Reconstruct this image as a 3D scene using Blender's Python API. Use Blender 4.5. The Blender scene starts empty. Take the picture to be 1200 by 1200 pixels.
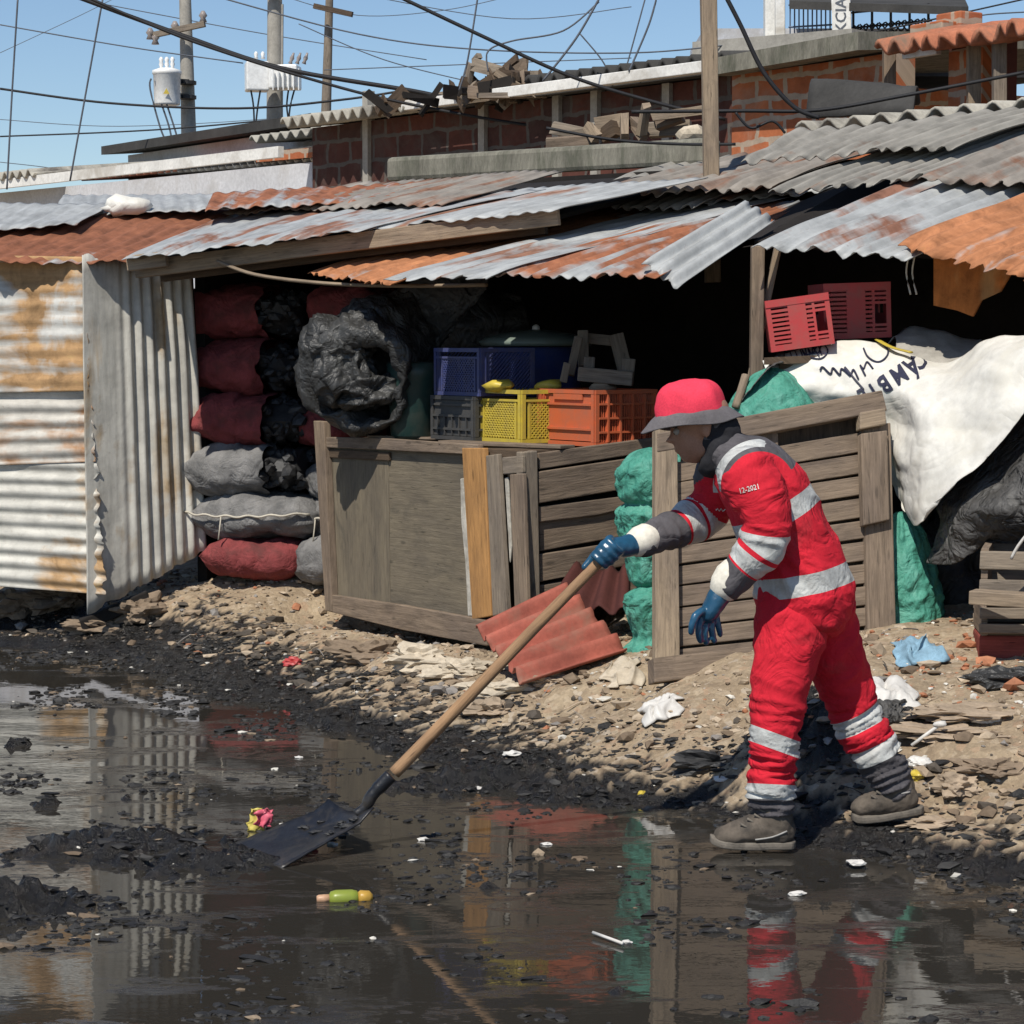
import bpy, bmesh, math, random
import numpy as np
from mathutils import Vector, Matrix, noise
from mathutils.bvhtree import BVHTree
random.seed(7); np.random.seed(7)
R = random.Random(11)
scene = bpy.context.scene
COL = scene.collection
V = Vector
# ------------------------------------------------------------------ camera
FPX = 2764.0; CAMH = 1.6
TH = math.atan(205.0 / FPX)
CAM = V((0, 0, CAMH))
_f = V((0, math.cos(TH), -math.sin(TH))); _u = V((0, math.sin(TH), math.cos(TH))); _r = V((1, 0, 0))
def ray(px, py):
    return _f + _r * ((px - 600) / FPX) + _u * ((600 - py) / FPX)
def P(px, py, Y):
    d = ray(px, py); return CAM + d * (Y / d.y)
def G(px, py, z=0.0):
    d = ray(px, py); return CAM + d * ((z - CAMH) / d.z)
class Plane:
    def __init__(s, a, b, c):
        s.o = a.copy(); s.n = (b - a).cross(c - a).normalized()
        if s.n.dot(CAM - a) < 0: s.n = -s.n
    def at(s, px, py, off=0.0):
        d = ray(px, py); o = s.o + s.n * off
        return CAM + d * ((o - CAM).dot(s.n) / d.dot(s.n))
cd = bpy.data.cameras.new('camera'); cam = bpy.data.objects.new('camera', cd); COL.objects.link(cam)
cam.location = CAM; cam.rotation_euler = (math.pi / 2 - TH, 0, 0)
cd.sensor_width = 36; cd.lens = 36 * FPX / 1200; cd.clip_start = 0.1; cd.clip_end = 3000
scene.camera = cam
# ------------------------------------------------------------------ numpy noise
_perm = np.random.RandomState(3).permutation(256)
def vnoise(x, y, seed=0):
    xi = np.floor(x).astype(int); yi = np.floor(y).astype(int)
    fx = x - xi; fy = y - yi
    fx = fx * fx * fx * (fx * (fx * 6 - 15) + 10); fy = fy * fy * fy * (fy * (fy * 6 - 15) + 10)
    def h(a, b): return _perm[(_perm[(a + seed * 37) & 255] + b) & 255] / 255.0
    return (h(xi, yi) * (1 - fx) + h(xi + 1, yi) * fx) * (1 - fy) + (h(xi, yi + 1) * (1 - fx) + h(xi + 1, yi + 1) * fx) * fy
def fbm(x, y, oct=5, seed=0, gain=.5):
    s = 0; a = 1; t = 0
    for o in range(oct):
        s = s + a * vnoise(x * 2 ** o + 17.3 * o, y * 2 ** o - 9.1 * o, seed + o); t += a; a *= gain
    return s / t - .5
def sstep(a, b, x):
    t = np.clip((x - a) / (b - a), 0, 1); return t * t * (3 - 2 * t)
def n3(v, sc, off=0.0):
    return noise.noise(V((v[0] * sc + off, v[1] * sc - off * .7, v[2] * sc + off * 1.3)))
# ------------------------------------------------------------------ mesh builder
def frame(t, up=V((0, 0, 1))):
    t = t.normalized()
    if abs(t.dot(up)) > .97: up = V((0, 1, 0))
    a = t.cross(up).normalized(); b = a.cross(t).normalized()
    return t, a, b
class MB:
    def __init__(s): s.v = []; s.f = []; s.uv = []; s.mi = []
    def add(s, vs, fs, uvs=None, mi=0):
        o = len(s.v); s.v.extend([V(p) for p in vs])
        for k, f in enumerate(fs):
            s.f.append([o + i for i in f]); s.mi.append(mi)
            s.uv.append([uvs[i] for i in f] if uvs is not None else [(vs[i][0], vs[i][2]) for i in f])
    def boxax(s, c, ax, half, mi=0, jit=0.0):
        """box with centre c, axes ax (3 unit vectors), half sizes; grain runs along the longest axis"""
        c = V(c); pts = []
        for sx in (-1, 1):
            for sy in (-1, 1):
                for sz in (-1, 1):
                    q = c + ax[0] * (sx * half[0]) + ax[1] * (sy * half[1]) + ax[2] * (sz * half[2])
                    if jit: q += V((R.uniform(-jit, jit), R.uniform(-jit, jit), R.uniform(-jit, jit)))
                    pts.append(q)
        fs = [(0, 1, 3, 2), (4, 6, 7, 5), (0, 4, 5, 1), (2, 3, 7, 6), (0, 2, 6, 4), (1, 5, 7, 3)]
        L = max(range(3), key=lambda i: half[i]); oth = [i for i in range(3) if i != L]
        ou, ov = R.uniform(0, 40), R.uniform(0, 40)
        o = len(s.v); s.v.extend(pts)
        for f in fs:
            s.f.append([o + i for i in f]); s.mi.append(mi)
            cs = [[(pts[i] - c).dot(ax[k]) for k in range(3)] for i in f]
            sp = [max(q[k] for q in cs) - min(q[k] for q in cs) for k in range(3)]
            a = L if sp[L] > 1e-4 else oth[0]
            b = [k for k in oth if k != a and sp[k] > min(half) * .5] or [oth[1]]
            b = max([k for k in range(3) if k != a], key=lambda k: sp[k])
            s.uv.append([(q[a] + ou, q[b] + ov) for q in cs])
    def box(s, c, size, rz=0, mi=0, jit=0.0):
        ax = [V((math.cos(rz), math.sin(rz), 0)), V((-math.sin(rz), math.cos(rz), 0)), V((0, 0, 1))]
        s.boxax(c, ax, [k / 2 for k in size], mi, jit)
    def board(s, a, b, w, t, up=V((0, 0, 1)), mi=0, jit=0.0):
        a = V(a); b = V(b); T, A, B = frame(b - a, V(up))
        s.boxax((a + b) / 2, [T, A, B], [(b - a).length / 2, t / 2, w / 2], mi, jit)
    def slab(s, pts, n, t, mi=0, uax=None):
        """polygon (3D, on a plane) extruded by t away from the camera side normal n"""
        k = len(pts); pts = [V(p) for p in pts]; back = [p - n * t for p in pts]
        e = max(range(k), key=lambda i: (pts[(i + 1) % k] - pts[i]).length)
        u = uax.normalized() if uax is not None else (pts[(e + 1) % k] - pts[e]).normalized(); w = n.cross(u)
        ou, ov = R.uniform(0, 40), R.uniform(0, 40); o = len(s.v); s.v.extend(pts + back)
        def q(p, th=0): return (p.dot(u) + ou, p.dot(w) + ov + th)
        s.f.append([o + i for i in range(k)]); s.uv.append([q(p) for p in pts]); s.mi.append(mi)
        s.f.append([o + k + i for i in reversed(range(k))]); s.uv.append([q(p) for p in reversed(pts)]); s.mi.append(mi)
        for i in range(k):
            j = (i + 1) % k
            s.f.append([o + j, o + i, o + k + i, o + k + j]); s.mi.append(mi)
            s.uv.append([q(pts[j]), q(pts[i]), q(pts[i], t), q(pts[j], t)])
    def tube(s, path, r, n=8, mi=0, flat=1.0, up=V((0, 0, 1))):
        path = [V(p) for p in path]; m = len(path)
        rr = r if isinstance(r, (list, tuple)) else [r] * m
        vs = []; uvs = []; L = 0
        for i, p in enumerate(path):
            t = path[min(i + 1, m - 1)] - path[max(i - 1, 0)]
            if i: L += (p - path[i - 1]).length
            T, A, B = frame(t, up)
            ra = rr[i] if not isinstance(rr[i], tuple) else rr[i][0]
            rb = rr[i] * flat if not isinstance(rr[i], tuple) else rr[i][1]
            for k in range(n):
                an = 2 * math.pi * k / n
                vs.append(p + A * (math.cos(an) * ra) + B * (math.sin(an) * rb)); uvs.append((L, k / n * .12))
        fs = []
        for i in range(m - 1):
            for k in range(n):
                fs.append((i * n + k, i * n + (k + 1) % n, (i + 1) * n + (k + 1) % n, (i + 1) * n + k))
        fs.append(tuple(reversed(range(n)))); fs.append(tuple((m - 1) * n + k for k in range(n)))
        s.add(vs, fs, uvs, mi)
    def grid(s, fn, nu, nv, mi=0, su=1.0, sv=1.0, wrap=False):
        vs = []; uvs = []
        for j in range(nv + 1):
            for i in range(nu + 1):
                vs.append(fn(i / nu, j / nv)); uvs.append((i / nu * su, j / nv * sv))
        fs = [(j * (nu + 1) + i, j * (nu + 1) + i + 1, (j + 1) * (nu + 1) + i + 1, (j + 1) * (nu + 1) + i) for j in range(nv) for i in range(nu)]
        s.add(vs, fs, uvs, mi)
    def lump(s, c, r, sc=(1, 1, 1), seed=0, sub=1, rough=.35, mi=0, rz=0):
        bm = bmesh.new(); bmesh.ops.create_icosphere(bm, subdivisions=sub, radius=1.0)
        vs = []; cs, sn = math.cos(rz), math.sin(rz)
        for v in bm.verts:
            p = v.co.copy(); k = 1 + rough * noise.noise(p * 1.3 + V((seed * 3.1, seed * 1.7, seed))) + rough * .5 * noise.noise(p * 3.1 + V((seed, 0, seed * 2.2))) + (rough * .3 * noise.noise(p * 8 + V((0, seed, 0))) + rough * .15 * noise.noise(p * 17 + V((0, seed, 0))) if sub > 2 else 0)
            q = V((p.x * sc[0], p.y * sc[1], p.z * sc[2])) * (r * k)
            vs.append(V(c) + V((q.x * cs - q.y * sn, q.x * sn + q.y * cs, q.z)))
        fs = [tuple(v.index for v in f.verts) for f in bm.faces]; bm.free(); s.add(vs, fs, None, mi)
    def build(s, name, mats, parent=None, smooth=False, bevel=0, solid=0, loc=None, sharp=None):
        if not isinstance(mats, (list, tuple)): mats = [mats]
        if parent is not None: o_ = root_loc(parent)
        elif loc is not None: o_ = V(loc)
        else:
            xs = [p.x for p in s.v]; ys = [p.y for p in s.v]; zs = [p.z for p in s.v]
            o_ = V(((min(xs) + max(xs)) / 2, (min(ys) + max(ys)) / 2, min(zs)))
        me = bpy.data.meshes.new(name)
        me.from_pydata([p - o_ for p in s.v], [], s.f)
        ul = me.uv_layers.new(name='UVMap'); k = 0
        flat = [c for f in s.uv for q in f for c in q]
        ul.data.foreach_set('uv', flat)
        me.polygons.foreach_set('material_index', s.mi)
        me.polygons.foreach_set('use_smooth', [bool(smooth)] * len(me.polygons))
        for m in mats: me.materials.append(m)
        me.validate(); me.update()
        return link(me, name, parent, o_, bevel, solid)
def root_loc(p):
    l = V((0, 0, 0))
    while p is not None: l += p.location; p = p.parent
    return l
def link(me, name, parent, origin, bevel=0, solid=0):
    ob = bpy.data.objects.new(name, me); COL.objects.link(ob)
    if parent is not None: ob.parent = parent
    else: ob.location = origin
    if solid:
        m = ob.modifiers.new('solid', 'SOLIDIFY'); m.thickness = solid; m.offset = 0
    if bevel:
        m = ob.modifiers.new('bevel', 'BEVEL'); m.width = bevel; m.segments = 2; m.limit_method = 'ANGLE'; m.angle_limit = math.radians(40)
    return ob
def tag(o, label=None, cat=None, group=None, kind=None):
    if label: o['label'] = label
    if cat: o['category'] = cat
    if group: o['group'] = group
    if kind: o['kind'] = kind
    return o
def empty(name, loc, label, cat, group=None):
    o = bpy.data.objects.new(name, None); COL.objects.link(o); o.location = V(loc); o.empty_display_size = .1
    return tag(o, label, cat, group)
def smoothpath(pts, n=6):
    """Catmull-Rom through tuples of any length"""
    pts = [tuple(p) for p in pts]; out = []
    for i in range(len(pts) - 1):
        p0 = pts[max(i - 1, 0)]; p1 = pts[i]; p2 = pts[i + 1]; p3 = pts[min(i + 2, len(pts) - 1)]
        for k in range(n):
            t = k / n
            out.append(tuple(.5 * ((2 * b) + (-a + c) * t + (2 * a - 5 * b + 4 * c - d) * t * t + (-a + 3 * b - 3 * c + d) * t ** 3) for a, b, c, d in zip(p0, p1, p2, p3)))
    out.append(pts[-1]); return out
# ------------------------------------------------------------------ materials
class NT:
    def __init__(s, name):
        s.m = bpy.data.materials.new(name); s.m.use_nodes = True; s.t = s.m.node_tree; s.n = s.t.nodes
        s.b = s.n['Principled BSDF']; s.out = s.n['Material Output']
    def new(s, t, **kw):
        x = s.n.new(t)
        for k, v in kw.items(): setattr(x, k, v)
        return x
    def l(s, a, b): s.t.links.new(a, b)
    def coord(s, kind='Object', sc=(1, 1, 1), loc=(0, 0, 0)):
        c = s.new('ShaderNodeTexCoord'); m = s.new('ShaderNodeMapping')
        m.inputs['Scale'].default_value = sc; m.inputs['Location'].default_value = loc
        s.l(c.outputs[kind], m.inputs['Vector']); return m.outputs['Vector']
    def noise(s, vec, scale, detail=6, rough=.6, dist=0):
        x = s.new('ShaderNodeTexNoise'); x.inputs['Scale'].default_value = scale; x.inputs['Detail'].default_value = detail
        x.inputs['Roughness'].default_value = rough; x.inputs['Distortion'].default_value = dist
        s.l(vec, x.inputs['Vector']); return x.outputs['Fac']
    def vor(s, vec, scale, feat='F1', out='Distance'):
        x = s.new('ShaderNodeTexVoronoi'); x.feature = feat; x.inputs['Scale'].default_value = scale
        s.l(vec, x.inputs['Vector']); return x.outputs[out]
    def ramp(s, fac, stops, interp='LINEAR'):
        x = s.new('ShaderNodeValToRGB'); x.color_ramp.interpolation = interp; e = x.color_ramp.elements
        while len(e) > 1: e.remove(e[-1])
        e[0].position = stops[0][0]; e[0].color = col(stops[0][1])
        for p, c in stops[1:]:
            q = e.new(p); q.color = col(c)
        s.l(fac, x.inputs['Fac']); return x.outputs['Color']
    def mix(s, fac, a, b, mode='MIX'):
        x = s.new('ShaderNodeMix'); x.data_type = 'RGBA'; x.blend_type = mode
        for i, v in ((0, fac), (6, a), (7, b)):
            if hasattr(v, 'links') or isinstance(v, bpy.types.NodeSocket): s.l(v, x.inputs[i])
            else: x.inputs[i].default_value = v if i == 0 else col(v)
        return x.outputs[2]
    def math(s, op, a, b=None, clamp=False):
        x = s.new('ShaderNodeMath'); x.operation = op; x.use_clamp = clamp
        for i, v in ((0, a), (1, b)):
            if v is None: continue
            if isinstance(v, bpy.types.NodeSocket): s.l(v, x.inputs[i])
            else: x.inputs[i].default_value = v
        return x.outputs[0]
    def attr(s, name):
        x = s.new('ShaderNodeAttribute'); x.attribute_name = name; return x
    def bump(s, h, strength=.3, dist=.01, prev=None):
        x = s.new('ShaderNodeBump'); x.inputs['Strength'].default_value = strength; x.inputs['Distance'].default_value = dist
        s.l(h, x.inputs['Height'])
        if prev is not None: s.l(prev, x.inputs['Normal'])
        return x.outputs['Normal']
    def set(s, color=None, rough=None, normal=None, spec=None, metal=None, ior=None):
        for k, v in (('Base Color', color), ('Roughness', rough), ('Normal', normal), ('Specular IOR Level', spec), ('Metallic', metal), ('IOR', ior)):
            if v is None: continue
            if isinstance(v, bpy.types.NodeSocket): s.l(v, s.b.inputs[k])
            else: s.b.inputs[k].default_value = col(v) if k == 'Base Color' else v
        return s.m
def col(c):
    if isinstance(c, (int, float)): return (c, c, c, 1)
    return tuple(c) if len(c) == 4 else (c[0], c[1], c[2], 1)
def mul(c, k): return tuple(min(1, x * k) for x in c)
def surf(name, c, var=.35, scale=4, rough=.8, bump=.25, bscale=60, spec=.3, c2=None, stretch=(1, 1, 1), kind='Object', dirt=None, bdist=.004, crease=None):
    t = NT(name); v = t.coord(kind, stretch, (R.uniform(0, 9), R.uniform(0, 9), R.uniform(0, 9)))
    n = t.noise(v, scale, 8, .62)
    k = t.ramp(n, [(.3, mul(c, 1 - var)), (.5, c), (.72, c2 or mul(c, 1 + var))])
    f = t.noise(v, bscale, 5, .7)
    k = t.mix(.5, k, t.ramp(f, [(.25, .55), (.75, 1.25)]), 'MULTIPLY')
    if dirt:
        d = t.ramp(t.noise(v, scale * .6, 9, .7, .4), [(.5, 0.0), (.68, 1.0)])
        k = t.mix(d, k, dirt)
    nb = t.bump(f, bump, bdist)
    if crease:
        for q in (1, 2.3):
            cz = t.math('ABSOLUTE', t.math('SUBTRACT', t.noise(v, crease[0] * q, 3, .5, 1.2), .5)); cz = t.ramp(cz, [(0, 0.0), (.12, 1.0)]); nb = t.bump(cz, crease[1], crease[2] / q, nb)
    return t.set(k, rough, nb, spec)
def wood(name, c, var=.4, dirt=(.05, .04, .035), rough=.85, stain=.5):
    t = NT(name); v = t.coord('UV', (1.3, 16, 1), (R.uniform(0, 9), R.uniform(0, 9), 0)); v2 = t.coord('UV', (1, 2.2, 1))
    g = t.noise(v, 3.2, 9, .68, .5); big = t.noise(v2, 2.4, 7, .65, .3)
    k = t.ramp(g, [(.28, mul(c, 1 - var)), (.48, c), (.75, mul(c, 1 + var))])
    hue = t.ramp(big, [(.35, (.78, .74, .72)), (.65, (1.12, 1.05, .95))])
    k = t.mix(1.0, k, hue, 'MULTIPLY')
    crack = t.ramp(t.noise(v, 7, 4, .5, .2), [(.30, 1.0), (.36, 0.0)])
    k = t.mix(t.math('MULTIPLY', crack, .75), k, mul(c, .25))
    st = t.ramp(t.noise(v2, 3.1, 9, .72, .6), [(.54, 0.0), (.72, 1.0)])
    k = t.mix(t.math('MULTIPLY', st, stain), k, dirt)
    k = t.mix(.55, k, t.ramp(t.noise(t.coord('UV', (2.5, 60, 1)), 3, 6, .7, .2), [(.3, .55), (.7, 1.3)]), 'MULTIPLY')
    kn = t.ramp(t.vor(t.coord('UV', (2.2, 7, 1)), 1.6), [(.06, 1.0), (.12, 0.0)]); k = t.mix(t.math('MULTIPLY', kn, .6), k, mul(c, .3))
    return t.set(k, rough, t.bump(g, .8, .005), .2)
def sheetmat(name, rust, zinc=(.37, .38, .375), rc=(.23, .085, .04), seed=0, paint=None, rough=.5):
    """weathered metal sheet: uv in metres, v runs along the corrugation"""
    t = NT(name); v = t.coord('UV', (1, 1, 1), (seed * 3.7, seed * 1.9, 0)); vs = t.coord('UV', (7, .9, 1), (seed * 2.1, seed, 0))
    z = t.ramp(t.noise(v, 5, 7, .65), [(.3, mul(zinc, .72)), (.5, zinc), (.7, mul(zinc, 1.22))])
    rr = t.ramp(t.noise(v, 9, 8, .7, .5), [(.25, mul(rc, .5)), (.45, rc), (.62, mul(rc, 1.35)), (.8, (rc[0] * 1.5, rc[1] * 1.9, rc[2] * 1.5))])
    m = t.math('ADD', t.math('MULTIPLY', t.noise(v, 1.5, 5, .6, .8), .55), t.math('MULTIPLY', t.noise(vs, 1.1, 5, .55, .3), .45))
    th = .66 - .33 * rust
    m = t.ramp(m, [(th - .035, 0.0), (th + .035, 1.0)])
    k = t.mix(m, z, rr)
    sp = t.ramp(t.noise(v, 38, 4, .6), [(.62, 0.0), (.72, 1.0)])
    k = t.mix(t.math('MULTIPLY', sp, .3), k, mul(rc, .6))
    dk = t.ramp(t.noise(vs, 2.7, 6, .65), [(.3, .62), (.6, 1.06)])
    k = t.mix(.8, k, dk, 'MULTIPLY')
    ro = t.math('ADD', t.math('MULTIPLY', m, .35), rough)
    nb = t.bump(t.noise(v, 60, 5, .65), .2, .003)
    nb = t.bump(t.noise(v, 6, 3, .5), .5, .012, nb)
    return t.set(k, ro, nb, .3)
def brick(name, c1, c2, mortar, bw=.36, bh=.21, ms=.02, dirt=.5):
    t = NT(name); v = t.coord('UV')
    w = t.new('ShaderNodeTexBrick'); w.inputs['Scale'].default_value = 1; w.inputs['Brick Width'].default_value = bw; w.inputs['Row Height'].default_value = bh
    w.inputs['Mortar Size'].default_value = ms; w.inputs['Mortar Smooth'].default_value = .3; w.inputs['Color1'].default_value = col(c1); w.inputs['Color2'].default_value = col(c2); w.inputs['Mortar'].default_value = col(mortar)
    dv = t.new('ShaderNodeVectorMath'); dv.operation = 'ADD'; nz = t.new('ShaderNodeTexNoise'); nz.inputs['Scale'].default_value = 5; nz.inputs['Detail'].default_value = 4
    t.l(v, nz.inputs['Vector']); sc = t.new('ShaderNodeVectorMath'); sc.operation = 'SCALE'; sc.inputs['Scale'].default_value = .085
    t.l(nz.outputs['Color'], sc.inputs[0]); t.l(v, dv.inputs[0]); t.l(sc.outputs[0], dv.inputs[1]); t.l(dv.outputs[0], w.inputs['Vector'])
    k = t.mix(.75, w.outputs['Color'], t.ramp(t.noise(v, 6, 8, .7), [(.25, .5), (.7, 1.25)]), 'MULTIPLY')
    d = t.ramp(t.noise(v, 2.2, 9, .7, .5), [(.5, 0.0), (.7, 1.0)])
    k = t.mix(t.math('MULTIPLY', d, dirt), k, mul(mortar, .8))
    return t.set(k, .9, t.bump(w.outputs['Fac'], -.6, .015), .15)
def plast(name, c, rough=.4, dirt=.4):
    t = NT(name); v = t.coord('Object'); d = t.ramp(t.noise(v, 14, 8, .7, .3), [(.42, 0.0), (.75, 1.0)])
    k = t.mix(t.math('MULTIPLY', d, dirt), c, mul((.2 + c[0] * .4, .17 + c[1] * .4, .13 + c[2] * .4), .6))
    return t.set(k, rough, t.bump(t.noise(v, 90, 3), .08, .002), .4)
M = {}
M['wood'] = wood('weathered_wood', (.205, .165, .13))
M['wood_grey'] = wood('grey_wood', (.23, .20, .165), .35)
M['wood_dark'] = wood('dark_wood', (.10, .075, .055))
M['wood_pale'] = wood('pale_wood', (.275, .225, .17))
M['wood_orange'] = wood('raw_orange_wood', (.42, .235, .095), .3, stain=.3)
M['ply'] = wood('old_plywood', (.175, .155, .12), .18, (.07, .065, .055), stain=.6)
M['handle'] = wood('handle_wood', (.34, .22, .13), .25, stain=.25)
M['dark_inside'] = surf('shade_and_char_boards', (.018, .015, .013), rough=.95)  # near-black paints the stall's inner shade; also colours charred and scrap boards
M['zinc'] = [sheetmat('zinc_sheet', .05, seed=1), sheetmat('zinc_sheet_worn', .34, rc=(.21, .10, .065), seed=5), sheetmat('zinc_sheet_streaked', .2, rc=(.22, .11, .07), seed=9)]
M['rust'] = [sheetmat('rusty_sheet', .95, rc=(.22, .085, .045), seed=2), sheetmat('orange_rusty_sheet', .9, rc=(.37, .155, .07), seed=7), sheetmat('mixed_rusty_sheet', .55, rc=(.26, .10, .05), seed=4)]
M['grey_sheet'] = [sheetmat('old_grey_sheet', .15, (.27, .255, .225), (.17, .10, .07), 3, rough=.75), sheetmat('old_brown_sheet', .36, (.25, .225, .195), (.19, .10, .065), 8, rough=.75)]
M['wall_sheet'] = [sheetmat('wall_sheet_ochre', .46, (.54, .53, .49), (.38, .23, .11), 6), sheetmat('wall_sheet_stained', .46, (.53, .50, .44), (.33, .175, .085), 11), sheetmat('wall_sheet_pale', .3, (.55, .53, .47), (.38, .24, .12), 13), sheetmat('wall_sheet_cream', .26, (.545, .525, .465), (.36, .27, .17), 15)]
M['fibro'] = surf('fibre_cement', (.36, .34, .29), .3, 3, .9, .3, 40, dirt=(.10, .09, .08))
M['fibro_dark'] = surf('black_fibre_cement', (.05, .048, .045), .3, 3, .9, .3, 40)
M['red_sheet'] = surf('red_fibre_sheet', (.34, .095, .065), .3, 5, .75, .3, 50, dirt=(.24, .13, .09))
M['torn_paper'] = surf('torn_pale_strip', (.46, .43, .37), .3, 14, .9, .3, 40, dirt=(.2, .17, .13))
M['white_paint'] = surf('white_paint', (.74, .73, .69), .12, 3, .7, .1, 30, dirt=(.45, .42, .37))
M['plaster'] = surf('pale_plaster', (.56, .57, .60), .12, 2, .9, .15, 30, dirt=(.40, .39, .38))
M['concrete'] = surf('concrete', (.34, .32, .28), .25, 3, .9, .3, 30)
M['concrete_moss'] = surf('mossy_concrete', (.19, .18, .145), .4, 5, .95, .4, 40, stretch=(2, 2, .6), dirt=(.08, .085, .06))
M['brick'] = brick('dark_red_block_wall', (.115, .044, .033), (.065, .036, .031), (.115, .10, .088), dirt=.75)
M['brick_orange'] = brick('orange_brick_wall', (.47, .155, .065), (.38, .12, .055), (.42, .33, .25), .30, .145, .022, .55)
M['clay'] = surf('clay_tile', (.42, .155, .085), .3, 5, .9, .3, 50, dirt=(.20, .13, .09))
M['maroon'] = surf('maroon_board', (.075, .022, .018), .25, 4, .85)
M['black_metal'] = surf('black_metal', (.03, .03, .032), .3, 5, .55)
M['blue_metal'] = surf('blue_grey_metal', (.10, .13, .19), .3, 5, .6)
M['cable'] = surf('cable_rubber', (.02, .02, .022), .2, 5, .6)
M['cable_grey'] = surf('cable_grey', (.10, .11, .13), .2, 5, .6)
M['enamel'] = surf('white_enamel', (.78, .78, .76), .06, 3, .35, .05, 20)
M['ceramic'] = surf('ceramic', (.30, .26, .24), .1, 3, .3)
M['sack_red'] = surf('red_mesh_sack', (.22, .046, .046), .35, 9, .9, .6, 190, dirt=(.11, .035, .032), crease=(5, .4, .012))
M['sack_grey'] = surf('grey_mesh_sack', (.19, .185, .18), .35, 9, .9, .6, 190, dirt=(.09, .09, .09), crease=(5, .4, .012))
M['charcoal'] = surf('charcoal', (.028, .028, .029), .5, 20, .6, .5, 80, spec=.5)
M['green_fabric'] = surf('green_woven_plastic', (.07, .29, .215), .35, 9, .6, .5, 120, c2=(.14, .38, .30), dirt=(.05, .23, .17), crease=(6, .42, .012))
M['stitch'] = surf('pale_cord', (.5, .46, .38), .2, 9, .9)
M['black_plastic'] = surf('black_plastic_sheet', (.034, .034, .033), .4, 5, .5, .4, 16, c2=(.075, .075, .072), spec=.4, bdist=.012, crease=(5, .5, .015))
M['dark_tarp'] = surf('dark_grey_tarp', (.085, .082, .078), .5, 6, .6, .6, 26, c2=(.16, .155, .145), bdist=.012, crease=(4, .8, .02))
M['white_tarp'] = surf('white_vinyl', (.68, .66, .60), .07, 4, .5, .2, 14, dirt=(.60, .57, .49), bdist=.008, crease=(1.8, .28, .014))
M['ink'] = surf('navy_ink', (.03, .032, .06), .2, 9, .6)
M['blue_plastic'] = plast('blue_crate_plastic', (.05, .062, .17), .45, .6)
M['black_crate'] = plast('black_crate_plastic', (.05, .05, .05), .5)
M['yellow_plastic'] = plast('yellow_crate_plastic', (.54, .41, .05), .45, .65)
M['orange_plastic'] = plast('orange_crate_plastic', (.52, .115, .045), .45, .6)
M['red_plastic'] = plast('red_crate_plastic', (.44, .05, .05), .45, .6)
M['green_dark'] = plast('dark_green_plastic', (.02, .05, .045))
M['lid'] = plast('green_grey_lid', (.16, .20, .17))
M['blue_drum'] = plast('blue_drum_plastic', (.04, .06, .2), .35)
M['white_plastic'] = plast('white_plastic', (.62, .60, .56), .5, .45)
M['blue_rag'] = surf('blue_cloth', (.22, .36, .46), .35, 14, .9, .5, 120)
M['steel_black'] = surf('muddy_steel', (.014, .0145, .017), .5, 12, .36, .5, 50, spec=.5, dirt=(.05, .043, .035))
M['stone'] = [surf('tan_stone', (.36, .28, .20), .3, 8, .95, .6, 50), surf('pale_stone', (.50, .43, .33), .25, 8, .95, .6, 50), surf('brown_stone', (.22, .165, .115), .3, 8, .95, .6, 50)]
M['red_wood'] = wood('red_painted_wood', (.25, .06, .05), stain=.7)
# ================================================================== TERRAIN
SH = [(-900, 700), (-200, 742), (0, 757), (150, 772), (240, 800), (330, 822), (430, 848), (560, 880), (640, 908), (760, 934), (900, 956), (1050, 984), (1200, 1016), (1500, 1085)]
SHW = [G(x, y, 0) for x, y in SH]
SHW = [SHW[0] + (SHW[0] - SHW[1]).normalized() * 500] + SHW + [SHW[-1] + (SHW[-1] - SHW[-2]).normalized() * 500]
def axis(lo, hi, step, far):
    a = list(np.arange(lo, hi, step)); s = step; x = a[0]; pre = []
    while x > -far: s *= 1.35; x -= s; pre.append(x)
    s = step; x = a[-1]; post = []
    while x < far: s *= 1.35; x += s; post.append(x)
    return np.array(pre[::-1] + a + post)
gx = axis(-3.6, 3.1, .0165, 900); gy = axis(5.0, 13.8, .019, 1500)
X, Y = np.meshgrid(gx, gy)
best = np.full(X.shape, 1e9); sgn = np.ones(X.shape)
for a, b in zip(SHW[:-1], SHW[1:]):
    dx, dy = b.x - a.x, b.y - a.y; L2 = dx * dx + dy * dy
    t = np.clip(((X - a.x) * dx + (Y - a.y) * dy) / L2, 0, 1)
    d = np.hypot(X - a.x - t * dx, Y - a.y - t * dy)
    sd = np.sign(dx * (Y - a.y) - dy * (X - a.x))
    m = d < best; best = np.where(m, d, best); sgn = np.where(m, sd, sgn)
S = best * sgn
fine = (X > -3.8) & (X < 3.3) & (Y > 4.6) & (Y < 14)
nA = fbm(X * 2.2, Y * 2.2, 5, 1); nB = fbm(X * 9, Y * 9, 5, 20, .6); nC = fbm(X * 26, Y * 26, 3, 40, .6)
Sn = S + nA * .22 * fine
bank = np.interp(Sn, [-.3, 0, .12, .5, 1.0, 1.6, 4], [-.05, 0, .045, .18, .275, .36, .5])
bank += .11 * sstep(-.1, 1.3, X) * sstep(.1, .8, Sn) * (X < 8)
bank += .09 * np.exp(-(((X + 1.35) / .45) ** 2 + ((Y - 12.4) / .5) ** 2))
land = sstep(-.02, .25, Sn)
lumpy = np.abs(nB) * -2 + .5
z = bank + land * (nB * .028 + nC * .010 + nA * .06)
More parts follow.
